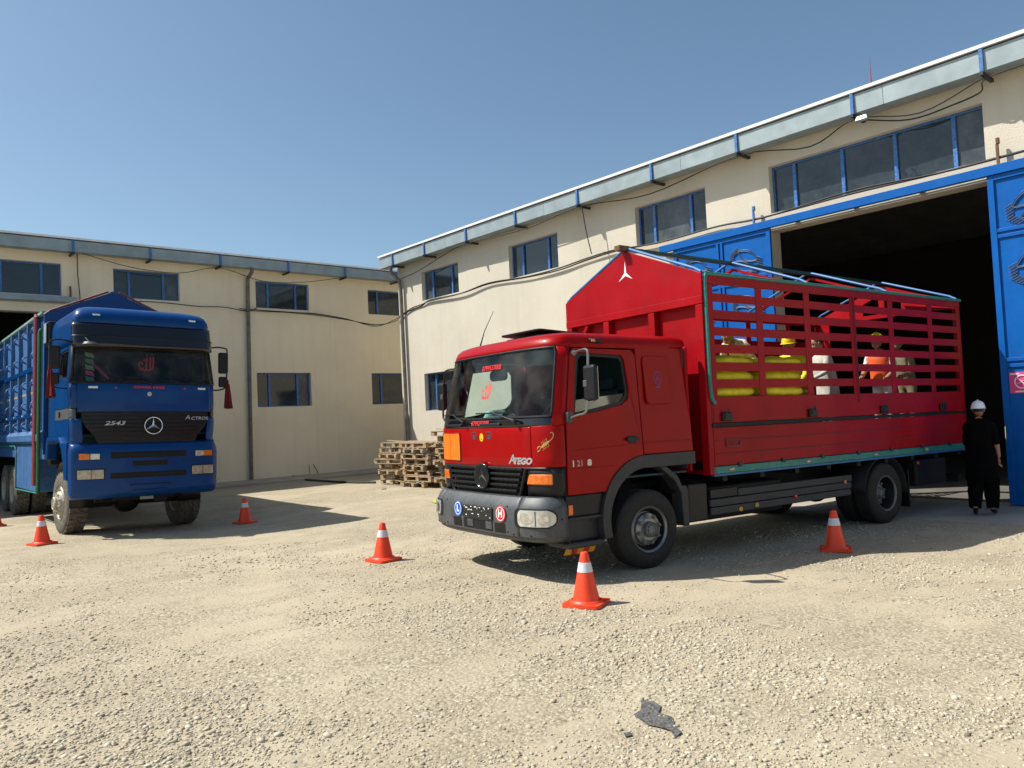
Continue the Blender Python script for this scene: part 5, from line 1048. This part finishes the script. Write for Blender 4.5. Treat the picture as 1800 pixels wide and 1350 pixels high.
# dump body
BX0, BX1, BW_, Z0, Z1 = 2.55, 9.0, 1.21, 1.72, 4.10
mb = MB(); mb.box(BX0, BX1, -BW_+.03, BW_-.03, 1.30, 1.70); mb.build('body_floor', M['blue_body'], BT, bevel=.02)
for s_ in (-1, 1):
    def sb_(mb, x0, x1, d0, d1, z0, z1): a, b = s_*(BW_+d0), s_*(BW_+d1); return mb.box(x0, x1, min(a, b), max(a, b), z0, z1)
    mb = MB(); sb_(mb, BX0, BX1, -.06, -.03, 1.70, Z1); sd_ = mb.build('body_side', M['blue_body'], BT)
    mb = MB(); sb_(mb, BX0, BX1, -.06, .045, Z1+.002, Z1+.06); mb.build('top_rail', M['teal_pale'] if 'teal_pale' in M else M['blue_body'], sd_, bevel=.01)
    mb = MB(); mb.plate([(0,1.60),(.09,1.66),(.09,1.78),(.02,1.86),(-.029,1.86),(-.029,1.60)], [], lambda d, z, t: (t, s_*(BW_-.0+d-.02), z), BX0, BX1); mb.build('bottom_sill', M['blue_body'], sd_)
    for z in (2.18, 3.11):
        mb = MB(); sb_(mb, BX0+.6, BX1, -.028, .05, z-.045, z+.045); mb.build('side_beam', M['blue'], sd_, bevel=.006)
    mb = MB(); sb_(mb, BX0+.5, BX1, -.0295, -.0265, 2.63, 2.67); mb.build('stripe', M['gold'], sd_)
    x = 3.14
    while x < BX1-.1:
        mb = MB(); sb_(mb, x-.06, x+.06, -.0285, .04, 1.865, Z1); rb = mb.build('rib', M['blue_body'], sd_, bevel=.006)
        for z in (1.98, 2.37, 2.80, 3.34, 3.84):
            mb = MB(); hk = spline([(x,s_*(BW_+.04),z+.07),(x-.02,s_*(BW_+.10),z+.05),(x-.04,s_*(BW_+.125),z),(x-.02,s_*(BW_+.10),z-.05),(x,s_*(BW_+.04),z-.075)], 3); mb.tube(hk, .013, 5); mb.plate([(-.05,z-.06),(.05,z-.06),(.05,z+.01)], [], lambda d, zz, t: (x+t, s_*(BW_+.09+d), zz), -.012, .012); mb.build('rope_hook', M['blue_body'], rb, True)
        x += 1.13
    for k in range(6):
        mb = MB(); mb.ellipsoid((3.45+1.15*k, s_*(BW_+.06), 2.18), (.03,.015,.03), 8, 6); mb.build('side_lamp', M['lamp_dirty'], sd_, True)
    # skirt boxes
    for x0, x1 in ((3.12, 4.35), (4.36, 5.72)):
        mb = MB(); a, b = s_*(BW_-.35), s_*(BW_+.0); mb.box(x0, x1, min(a, b), max(a, b), .66, 1.585); mb.build('skirt_panel', M['blue_body'], BT, bevel=.012)
    mb = MB(); y = s_*(BW_+.012); mb.tube([(3.08,y,1.5),(3.08,y,.65),(5.72,y,.62),(5.74,y,1.42),(5.9,y,1.56),(8.6,y,1.56)], .016, 6); mb.build('skirt_edge', M['teal'], BT, True)
    # painted corner poles
    mb = MB(); y = s_*(BW_+.075)
    for dx in (0, .10): mb.tube([(2.93+dx,y,.80),(2.93+dx,y,4.06)], .032, 8)
    mb.tube([(2.93,y,4.06),(2.98,y,4.12),(3.03,y,4.06)], .032, 8); mb.build('corner_pole', M['pole_red'], BT, True)
    mb = MB(); y = s_*(BW_+.07); mb.tube([(2.56,y,.66),(2.56,y,3.74),(2.58,y-s_*.03,3.80)], .034, 8); mb.build('corner_pole', M['green'], BT, True)
def hb2(y, z, t): return (BX0-.02+t, y, z)
mb = MB(); mb.plate([(-BW_,1.4),(BW_,1.4),(BW_,4.10),(.08,4.60),(-.08,4.60),(-BW_,4.10)], [], hb2, -.04, .02); hb_ = mb.build('headboard', M['blue'], BT, bevel=.006)
for s_ in (-1, 1): mb = MB(); mb.tube([(BX0-.03,s_*.10,4.63),(BX0-.03,s_*(BW_-.1),4.17),(BX0-.03,s_*BW_,4.08)], .022, 8); mb.build('gable_tube', M['pole_red'], hb_, True)
for x in (4.7, 6.9, 8.95):
    mb = MB(); mb.tube([(x,-BW_,4.12),(x,-BW_+.1,4.2),(x,0,4.60),(x,BW_-.1,4.2),(x,BW_,4.12)], .024, 8); mb.build('roof_bow', M['blue_body'], BT, True)
mb = MB(); mb.bar((BX0,0,4.62),(BX1,0,4.62),.07,.05); mb.build('ridge_pole', M['blue'], BT)
mb = MB(); mb.box(BX1-.03, BX1, -BW_+.03, BW_-.03, 1.70, 3.6); mb.build('tailgate', M['blue_body'], BT)
# cloth tassels hanging from its mirrors
for s_, lab in ((1, 'dark red cloth tassel on the blue truck mirror beside the dump body'), (-1, 'dark red cloth tassel on the blue truck mirror against the shaded wall')):
    mb = MB(); n = 20; rows = []
    for i, (z, r) in enumerate(((0,.012),(-.04,.03),(-.07,.022),(-.10,.04),(-.25,.055),(-.42,.07),(-.54,.084),(-.545,.0))):
        rows.append([((r*(1+.28*math.cos(5*2*math.pi*j/n+i*.3)))*math.cos(2*math.pi*j/n)*.8, (r*(1+.28*math.cos(5*2*math.pi*j/n+i*.3)))*math.sin(2*math.pi*j/n), z+.02*math.sin(3*2*math.pi*j/n)*(i > 4)) for j in range(n)])
    vs = [p for r in rows for p in r]; mb.add(vs, [(i*n+j, i*n+(j+1) % n, (i+1)*n+(j+1) % n, (i+1)*n+j) for i in range(len(rows)-1) for j in range(n)])
    o = mb.build('tassel', M['tassel'], None, True, angle=60); o.location = MBT @ Vector((.26, s_*1.48, 2.93 if s_ > 0 else 2.75)); tag(o, lab, 'tassel')
# ------------------------------------------------------------------ traffic cones
def cone_meshes():
    b = MB(); b.plate(rrect(-.172, .172, -.172, .172, .025, 4), [], lambda a, c_, t: (a, c_, t), 0, .03); b.lathe([(.150,.0302),(.142,.045),(.135,.05)], n=32, cap=False)
    c_ = MB(); prof = [(.128,.0305),(.118,.06)]+[(.118-(.118-.036)*t, .06+.395*t) for t in (.2,.4,.6,.8,1)]+[(.030,.466),(.018,.470),(.015,.460),(0,.455)]; c_.lathe(prof, n=32)
    w = MB(); rz_ = lambda z: .118-.082*(z-.06)/.395+.0022; w.lathe([(rz_(.293)-.003,.292),(rz_(.295),.295),(rz_(.375),.375),(rz_(.377)-.003,.378)], n=32, cap=False)
    return b.mesh('base', M['cone'], True, 30), c_.mesh('cone_body', M['cone'], True, 30), w.mesh('reflective_band', M['cone_w'], True)
cb_, cc_, cw_ = cone_meshes()
for (x, y), rz_, lab in (((1031,1063), 22, 'orange traffic cone with white band before the red truck front wheel'), ((674,985), 10, 'orange traffic cone with white band standing alone between the two trucks'), ((1469,967), 30, 'orange traffic cone with white band by the red truck rear wheel'),
                         ((431,919), 12, 'orange traffic cone with white band in the shadow of the blue truck'), ((74,957), 18, 'orange traffic cone with white band before the blue truck front wheel'), ((-9,926), 5, 'orange traffic cone beside the blue truck dump body')):
    p = px(x, y); t = thing('traffic_cone', lab, 'traffic cone', (p.x, p.y, ground_z(p.x, p.y)+.003), (rad(random.uniform(-1,1)), rad(random.uniform(-1,1)), rad(rz_)), 'traffic cones round the trucks')
    obj('base', cb_, t); obj('cone_body', cc_, t); obj('reflective_band', cw_, t)
# ------------------------------------------------------------------ pallets
def pallet_parts():
    d = {}
    def pl(L, W, H): m = MB(); m.box(-L/2, L/2, -W/2, W/2, -H/2, H/2); return m
    return {(n, k): pl(*s).mesh(n, M[k]) for n, s in (('deck_board', (1.2,.11,.020)), ('cross_board', (.098,1.0,.018)), ('bottom_board', (1.2,.098,.018)), ('block', (.13,.098,.075))) for k in ('wood', 'wood2')}
PP = pallet_parts()
def pallet(loc, rz_, label, tilt=0, seed=0):
    r = random.Random(seed); t = thing('pallet', label, 'pallet', loc, (rad(tilt), rad(r.uniform(-.8,.8)), rz_), 'stacked wooden pallets')
    kk = lambda: r.choice(('wood', 'wood', 'wood2'))
    for y in (-.445, -.22, 0, .22, .445):
        if r.random() < .07: continue
        obj('deck_board', PP['deck_board', kk()], t, (r.uniform(-.015,.015), y+r.uniform(-.012,.012), .131), (0, 0, r.uniform(-.012,.012)))
    for x in (-.55, 0, .55):
        obj('cross_board', PP['cross_board', kk()], t, (x, 0, .1115))
        for y in (-.445, 0, .445): obj('block', PP['block', kk()], t, (x, y, .0645), (0, 0, r.uniform(-.05,.05)))
    for y in (-.445, 0, .445): obj('bottom_board', PP['bottom_board', kk()], t, (0, y, .0175))
    return t
seed = 0; ORD = 'lowest second third fourth fifth sixth seventh eighth ninth tenth'.split()
for cx, cy, n, tall, nm in ((11.93, 18.42, 8, 90, 'left-hand'), (11.86, 17.08, 8, 0, 'middle'), (12.02, 15.75, 10, 90, 'tallest')):
    for k in range(n):
        seed += 1; r = random.Random(seed*3); a = rad((90 if (seed*7) % 3 else 0)+r.uniform(-6, 6)); z = ground_z(cx, cy)*.5+.003+.1445*k
        lab = ORD[k]+{'left-hand': ' pallet up from the ground in the stack nearest the shaded warehouse', 'middle': ' pallet up from the ground in the middle stack by the downpipe', 'tallest': ' pallet up from the ground in the tallest stack beside the red truck'}[nm]
        pallet((cx+r.uniform(-.09,.09), cy+r.uniform(-.09,.09), z), a, lab, 0, seed)
seed += 1
for lab, c_, l, rz_, z in (('long loose plank lying across the top of the pallet stacks', (11.6, 17.85), 1.9, 88, 8*.1445+.02), ('loose board jutting from the top of the tallest pallet stack', (11.75, 16.1), 1.3, 80, 10*.1445+.02), ('short grey board on top of the tallest pallet stack', (11.9, 15.9), 1.1, 74, 10*.1445+.05), ('small broken board lying on the ground before the pallets', (10.75, 17.7), .55, 60, .02)):
    mb = MB(); mb.box(-l/2, l/2, -.05, .05, -.011, .011); o = mb.build('plank', M['wood2'], bevel=.002); o.location = (*c_, z+.0); o.rotation_euler = (rad(2), rad(-2), rad(rz_)); tag(o, lab, 'plank')
# ------------------------------------------------------------------ sacks in the red truck
def sack_mesh(sd):
    r = np.random.default_rng(sd); mb = MB(); n, m = 22, 12
    def f(a, b):
        ca, sa, cb, sb = math.cos(a), math.sin(a), math.cos(b), math.sin(b); sg = lambda v, e: math.copysign(abs(v)**e, v)
        x = .47*sg(ca, .55)*sg(cb, .7); y = .30*sg(sa, .6)*sg(cb, .7); z = .098*sg(sb, .8)
        e = 1-.45*max(0, (abs(x)-.36)/.11); z *= e; y *= 1+.06*max(0, (abs(x)-.36)/.11)
        z += .018*noise.noise(Vector((x*5+sd, y*6, b)))+.010*noise.noise(Vector((x*14, y*14+sd, b))); x += .012*noise.noise(Vector((y*9, sd, b*2))); return (x, y, z)
    mb.grid(f, [2*math.pi*i/n for i in range(n)], lin(-math.pi/2+.001, math.pi/2-.001, m), closed=True)
    mb.tube([(.47,-.2,.0),(.50,-.24,-.02),(.49,-.27,-.06)], [.02,.03,.008], 6)
    return mb.mesh('sack', M['sack'], True, 70)
SM = [sack_mesh(s) for s in (1, 2, 3, 4)]
def sack(x, y, z, rz_, k, lab):
    o = obj('sack', SM[k % 4]); o.matrix_basis = MR @ Matrix.Translation((x, y, z)) @ Matrix.Rotation(rz_, 4, 'Z'); tag(o, lab, 'sack', 'yellow sacks in the red truck'); return o
kk = 0
for bx, where in ((2.97, 'next to the headboard'), (3.92, 'behind the first slat post')):
    for L_ in range(7):
        kk += 1; sack(bx+random.uniform(-.03,.03), -.88+random.uniform(-.02,.02), 1.195+.180*L_, random.uniform(-.05,.05)+(math.pi if kk % 2 else 0), kk, 'yellow sack in the '+ORD[L_]+' layer against the near slats '+where)
    for L_ in range(2):
        kk += 1; sack(bx+random.uniform(-.03,.03), -.22, 1.195+.180*L_, random.uniform(-.05,.05), kk, 'yellow sack in the '+ORD[L_]+' layer of the inner row '+where)
        kk += 1; sack(bx+random.uniform(-.03,.03), .44, 1.195+.180*L_, random.uniform(-.05,.05), kk, 'yellow sack in the '+ORD[L_]+' layer of the far row '+where)
# ------------------------------------------------------------------ people
def person(label, mat, yaw=0, bend=0, arms=None, legs=None, shirt='cream', trousers='cream', sleeve='shirt', helmet=None, vest=None, tunic=None, shoes='black', head_tilt=0, scale=1.0, hair=True, baggy=None):
    """built facing +x in its own frame; mat = matrix of the spot it stands on"""
    root = thing('person', label, 'person'); root.matrix_basis = mat @ Matrix.Rotation(yaw, 4, 'Z') @ Matrix.Scale(scale, 4)
    piv = Vector((0, 0, .95)); RB = Matrix.Rotation(bend, 3, 'Y'); up = lambda p: piv+RB @ (Vector(p)-piv)
    J = {}; J['pelvis'] = Vector((0,0,.96)); J['spine'] = up((.01,0,1.12)); J['chest'] = up((0,0,1.30)); J['neckb'] = up((-.01,0,1.455)); J['neck'] = up((.01,0,1.53))
    for s_, n in ((1,'L'), (-1,'R')):
        J['sh'+n] = up((-.005, s_*.175, 1.415)); a = (arms or {}).get(n, [(-.02, .235*s_, 1.13), (.06, .25*s_, .89)])
        J['el'+n] = up(a[0]); J['wr'+n] = up(a[1])
        l = (legs or {}).get(n, [(.01, .10*s_, .50), (-.03, .105*s_, .085), (.15, .125*s_, .035)])
        J['hip'+n] = Vector((0, s_*.085, .90)); J['kn'+n], J['an'+n], J['to'+n] = [Vector(p) for p in l]
    R_ = dict(pelvis=(.125,.15), spine=(.115,.145), chest=(.12,.165), neckb=(.07,.085), neck=(.05,.05), sh=(.062,.062), el=(.045,.045), wr=(.031,.034), hip=(.085,.09), kn=(.058,.058), an=(.042,.042), to=(.04,.035))
    E_ = [('pelvis','spine'),('spine','chest'),('chest','neckb'),('neckb','neck')]
    for n in 'LR': E_ += [('chest','sh'+n),('sh'+n,'el'+n),('el'+n,'wr'+n),('pelvis','hip'+n),('hip'+n,'kn'+n),('kn'+n,'an'+n),('an'+n,'to'+n)]
    names = list(J); idx = {n: i for i, n in enumerate(names)}
    me = bpy.data.meshes.new('sk'); me.from_pydata([J[n][:] for n in names], [(idx[a], idx[b]) for a, b in E_], []); so = bpy.data.objects.new('sk', me); COL.objects.link(so)
    so.modifiers.new('s', 'SKIN'); sv = me.skin_vertices[0].data
    for n in names: sv[idx[n]].radius = R_.get(n, R_.get(n[:-1], (.05,.05)))
    sv[idx['pelvis']].use_root = True
    sub = so.modifiers.new('u', 'SUBSURF'); sub.levels = sub.render_levels = 2
    bpy.context.view_layer.update(); ev = so.evaluated_get(bpy.context.evaluated_depsgraph_get()).to_mesh()
    vs = [v.co.copy() for v in ev.vertices]; fs = [tuple(p.vertices) for p in ev.polygons]; so.to_mesh_clear(); bpy.data.objects.remove(so); bpy.data.meshes.remove(me)
    mats = [M['skin'], M[shirt], M[trousers], M[shoes]]
    def bone(p):
        best = None
        for a, b in E_:
            A, B = J[a], J[b]; t = max(0, min(1, (p-A).dot(B-A)/(B-A).length_squared)); d = (p-A-(B-A)*t).length
            if best is None or d < best[0]: best = (d, a, b, t)
        _, a, b, t = best
        if b == 'neck': return 0 if t > .35 else 1
        if a.startswith('el'): return 1 if sleeve == 'long' and t < .93 else (1 if t < .12 else 0)
        if a.startswith('an'): return 3
        if a.startswith('kn'): return 2 if t < .9 else (3 if t > .97 else 0)
        if a.startswith('hip') or b.startswith('hip'): return 2
        if a == 'pelvis' and t < .2: return 2
        return 1
    zone = [bone(v) for v in vs]; sd = len(label)
    vs = [v+Vector((noise.noise(Vector((v.x*11, v.y*11, v.z*17+sd))), noise.noise(Vector((v.x*11+5, v.y*11, v.z*17+sd))), 0))*(.014 if zone[i] in (1, 2) else 0) for i, v in enumerate(vs)]
    mb = MB(); mb.add(vs, fs)
    for i, f in enumerate(fs): mb.m[i] = bone(sum((vs[j] for j in f), Vector())/len(f))
    # hands: palm and five bent fingers
    for n, s_ in (('L', 1), ('R', -1)):
        w = J['wr'+n]; d = (w-J['el'+n]).normalized(); side = Vector((1, 0, 0))-d*d.x
        side = side.normalized() if side.length > .2 else Vector((0, 0, 1)); pn = d.cross(side).normalized()*s_
        mb.bar(w-d*.01, w+d*.085, .078, .028, up=pn)
        for k in range(4):
            b0 = w+d*.08+side*(.031-.021*k); L_ = (.068,.078,.073,.056)[k]; mb.tube([b0-d*.02, b0+d*L_*.45+pn*.004, b0+d*L_*.8-pn*.014, b0+d*L_-pn*.03], [.0095,.009,.008,.006], 6)
        b0 = w+d*.03+side*.036; mb.tube([b0-side*.01, b0+side*.022+d*.028, b0+side*.026+d*.06-pn*.01], [.011,.010,.007], 6)
    # head: skull, jaw, nose, ears, brow
    HT = Matrix.Translation(up((.03,0,1.565)) if abs(head_tilt) < 9 else Vector()) @ Matrix.Rotation(bend*.55+head_tilt, 4, 'Y')
    h = MB(); h.ellipsoid((-.005,0,.075), (.098,.078,.105), 16, 12); h.ellipsoid((.035,0,.015), (.058,.060,.060), 12, 8); h.ellipsoid((.097,0,.050), (.018,.014,.024), 8, 6); h.ellipsoid((.085,0,.005), (.012,.026,.008), 8, 6)
    for s_ in (1, -1): h.ellipsoid((-.005,s_*.080,.055), (.020,.010,.032), 8, 6); h.ellipsoid((.083,s_*.032,.072), (.010,.016,.008), 8, 6)
    mb.add([HT @ Vector(v) for v in h.v], h.f, 0)
    mb.build('body', mats, root, True, angle=75)
    for s_ in (1, -1): e = MB(); e.ellipsoid((.091,s_*.031,.066), (.006,.010,.006), 8, 6); o = e.build('eye', M['ink'], root, True); o.matrix_basis = HT
    if hair: h = MB(); h.ellipsoid((-.018,0,.092), (.102,.084,.100), 16, 10); h.v = [(x, y, max(z, .055 if x > -.02 else .02)) if x < .075 else (.075, y, max(z, .11)) for x, y, z in h.v]; o = h.build('hair', M['hair'], root, True); o.matrix_basis = HT
    if helmet:
        h = MB(); rows = [(.0,.118,.098),(.03,.116,.096),(.065,.104,.086),(.095,.078,.064),(.112,.045,.036),(.118,.001,.001)]
        h.grid(lambda a, b: (-.008+rows[b][1]*math.cos(a), rows[b][2]*math.sin(a), .088+rows[b][0]), [2*math.pi*i/20 for i in range(20)], range(6), closed=True)
        h.grid(lambda a, b: (-.008+(.118+b*(.022+.035*max(0, math.cos(a))))*math.cos(a), (.098+b*.018)*math.sin(a), .088-.010*b), [2*math.pi*i/20 for i in range(20)], [0, 1], closed=True)
        h.tube([(-.10,0,.16),(-.05,0,.20),(0,0,.21),(.05,0,.20),(.095,0,.16)], .012, 6); o = h.build('helmet', M[helmet], root, True, angle=50); o.matrix_basis = HT
    def loft(name, rings, m_, n=20, fold=.0, bent=True):
        g = MB(); pts = []
        for i, (z, rx, ry, x) in enumerate(rings):
            for j in range(n):
                t = 2*math.pi*j/n; k = 1+fold*math.cos(6*t+i)*(i/len(rings))+.05*noise.noise(Vector((math.cos(t)*2.5, math.sin(t)*2.5, z*9))); p = (x+rx*k*math.cos(t), ry*k*math.sin(t), z); pts.append(up(p) if z > .95 and bent else Vector(p))
        g.add(pts, [(i*n+j, i*n+(j+1) % n, (i+1)*n+(j+1) % n, (i+1)*n+j) for i in range(len(rings)-1) for j in range(n)]); return g.build(name, M[m_], root, True, solid=.006, angle=80)
    if baggy:
        for n in 'LR':
            g = MB(); pts = [J['hip'+n]+Vector((0,0,.06)), J['hip'+n].lerp(J['kn'+n], .5), J['kn'+n], J['kn'+n].lerp(J['an'+n], .5), J['an'+n]+Vector((0,0,.03))]; g.tube(spline(pts, 3), [.125,.128,.127,.122,.118,.115,.112,.108,.105,.10,.096,.09,.085][:13], 14); g.v = [(a+.012*noise.noise(Vector((a*12, b*12, c_*14))), b+.012*noise.noise(Vector((a*12+4, b*12, c_*14))), c_) for a, b, c_ in g.v]; g.build('trouser_leg', M[baggy], root, True, angle=80)
    if vest: loft('vest', [(1.47,.075,.13,-.01),(1.43,.125,.185,-.005),(1.33,.138,.190,0),(1.15,.135,.175,.0),(.98,.142,.175,0),(.90,.148,.18,0)], vest)
    if tunic: loft('tunic', [(1.485,.065,.075,0),(1.455,.085,.125,-.01),(1.42,.118,.205,-.005),(1.30,.138,.215,0),(1.12,.145,.205,.005),(.95,.155,.21,0),(.78,.165,.215,0),(.62,.175,.22,0),(.54,.18,.222,0)], tunic, fold=.10)
    return root
W_ = Matrix.Translation
p = px(1732, 907); man = person('person in black tunic and white hard hat walking into the gate', W_((p.x, p.y, -.045)), rad(12), .03, arms={'R': [(-.05,-.215,1.13),(.05,-.225,.88)], 'L': [(.03,.20,1.13),(.14,.18,.90)]},
             legs={'R': [(.10,-.10,.50),(.02,-.105,.085),(.20,-.12,.035)], 'L': [(-.02,.10,.49),(-.20,.10,.12),(-.04,.12,.035)]}, shirt='cloth_black', trousers='cloth_black', helmet='helmet_w', tunic='cloth_black', baggy='cloth_black', scale=.95)
FL = 1.101
TL = lambda x, y, z=FL: MR @ W_((x, y, z))
person('person in cream clothes bending over the sacks in the red truck', TL(4.80, .12, 1.455), rad(190), rad(58), arms={'L': [(.16,.22,1.20),(.42,.16,1.12)], 'R': [(.18,-.22,1.20),(.44,-.14,1.10)]}, shirt='cream', trousers='cream', sleeve='long', head_tilt=-.2)
person('person in yellow vest and yellow hard hat stooping by the sacks', TL(5.48, -.25), rad(195), rad(30), arms={'L': [(.20,.22,1.22),(.44,.15,1.18)], 'R': [(.20,-.22,1.22),(.42,-.16,1.08)]}, shirt='vest_y', trousers='olive', sleeve='long', helmet='helmet_y', vest='vest_y', head_tilt=-.15)
person('person in pale grey tunic standing amid the red truck bed', TL(6.55, .0), rad(150), rad(10), arms={'L': [(.08,.24,1.16),(.30,.20,1.10)], 'R': [(.06,-.25,1.16),(.27,-.20,1.05)]}, shirt='offwhite', trousers='offwhite', sleeve='long', tunic='offwhite')
person('person in orange vest, white trousers and yellow hard hat in the truck', TL(7.48, -.38), rad(185), rad(8), arms={'L': [(.06,.25,1.15),(.28,.20,1.05)], 'R': [(.05,-.25,1.15),(.26,-.22,1.06)]}, shirt='white', trousers='white', helmet='helmet_y', vest='vest_o')
person('person in olive clothes at the open tail of the red truck', TL(8.14, -.42), rad(170), rad(14), arms={'L': [(.10,.24,1.15),(.32,.2,1.12)], 'R': [(.08,-.24,1.15),(.30,-.2,1.02)]}, shirt='olive', trousers='olive', sleeve='long')
# ------------------------------------------------------------------ litter
def scrap(pix, name, label, m_, lift=.02, cat='litter'):
    pts = [px(*q) for q in pix]; c_ = sum(pts, Vector())/len(pts); mb = MB(); rows = 6; n = len(pts); vs = []
    for i in range(rows):
        t = 1-i/(rows-1) if i < rows-1 else .02
        for q in pts:
            p = c_+(q-c_)*t; h = noise.noise(Vector((p.x*16, p.y*16, 2))); vs.append((p.x, p.y, ground_z(p.x, p.y)+.006+lift*(.5+1.1*h)))
    mb.add(vs, [(i*n+j, i*n+(j+1) % n, (i+1)*n+(j+1) % n, (i+1)*n+j) for i in range(rows-1) for j in range(n)]); return tag(mb.build(name, m_, None, solid=.003), label, cat)
scrap([(1128,1232),(1150,1236),(1162,1243),(1148,1250),(1160,1256),(1182,1262),(1186,1276),(1198,1290),(1188,1298),(1176,1286),(1160,1280),(1140,1276),(1126,1266),(1114,1258),(1126,1248)], 'plastic_scrap', 'torn black plastic sheet half buried in the gravel', M['plastic'], .009)
scrap([(1096,1290),(1108,1288),(1112,1294),(1100,1297)], 'plastic_scrap', 'tiny fragment of black plastic beside the torn sheet', M['plastic'], .004)
scrap([(757,882),(770,879),(772,882),(764,885)], 'wrapper', 'small yellow-green wrapper lying by the red truck bumper', M['grass'], .01)
tag(MB().tube(spline([px(500,836)+Vector((0,0,.09)), px(530,842,.03), px(575,846,.03), px(618,848,.03), px(660,848,.03)], 4), .035, 8).build('hose', M['cable'], None, True), 'black hose lying along the edge of the pavement', 'hose')
q = px(560, 833, .07); tag(MB().tube([q, q+Vector((-.1,.25,.42))], .012, 6).build('iron_rod', M['rust']), 'short iron rod leaning by the shaded wall', 'rod')
q = px(545, 834, .07); tag(MB().tube([q, q+Vector((.02,.1,.36))], .009, 6).build('iron_rod', M['rust']), 'thin iron rod standing by the shaded wall', 'rod')
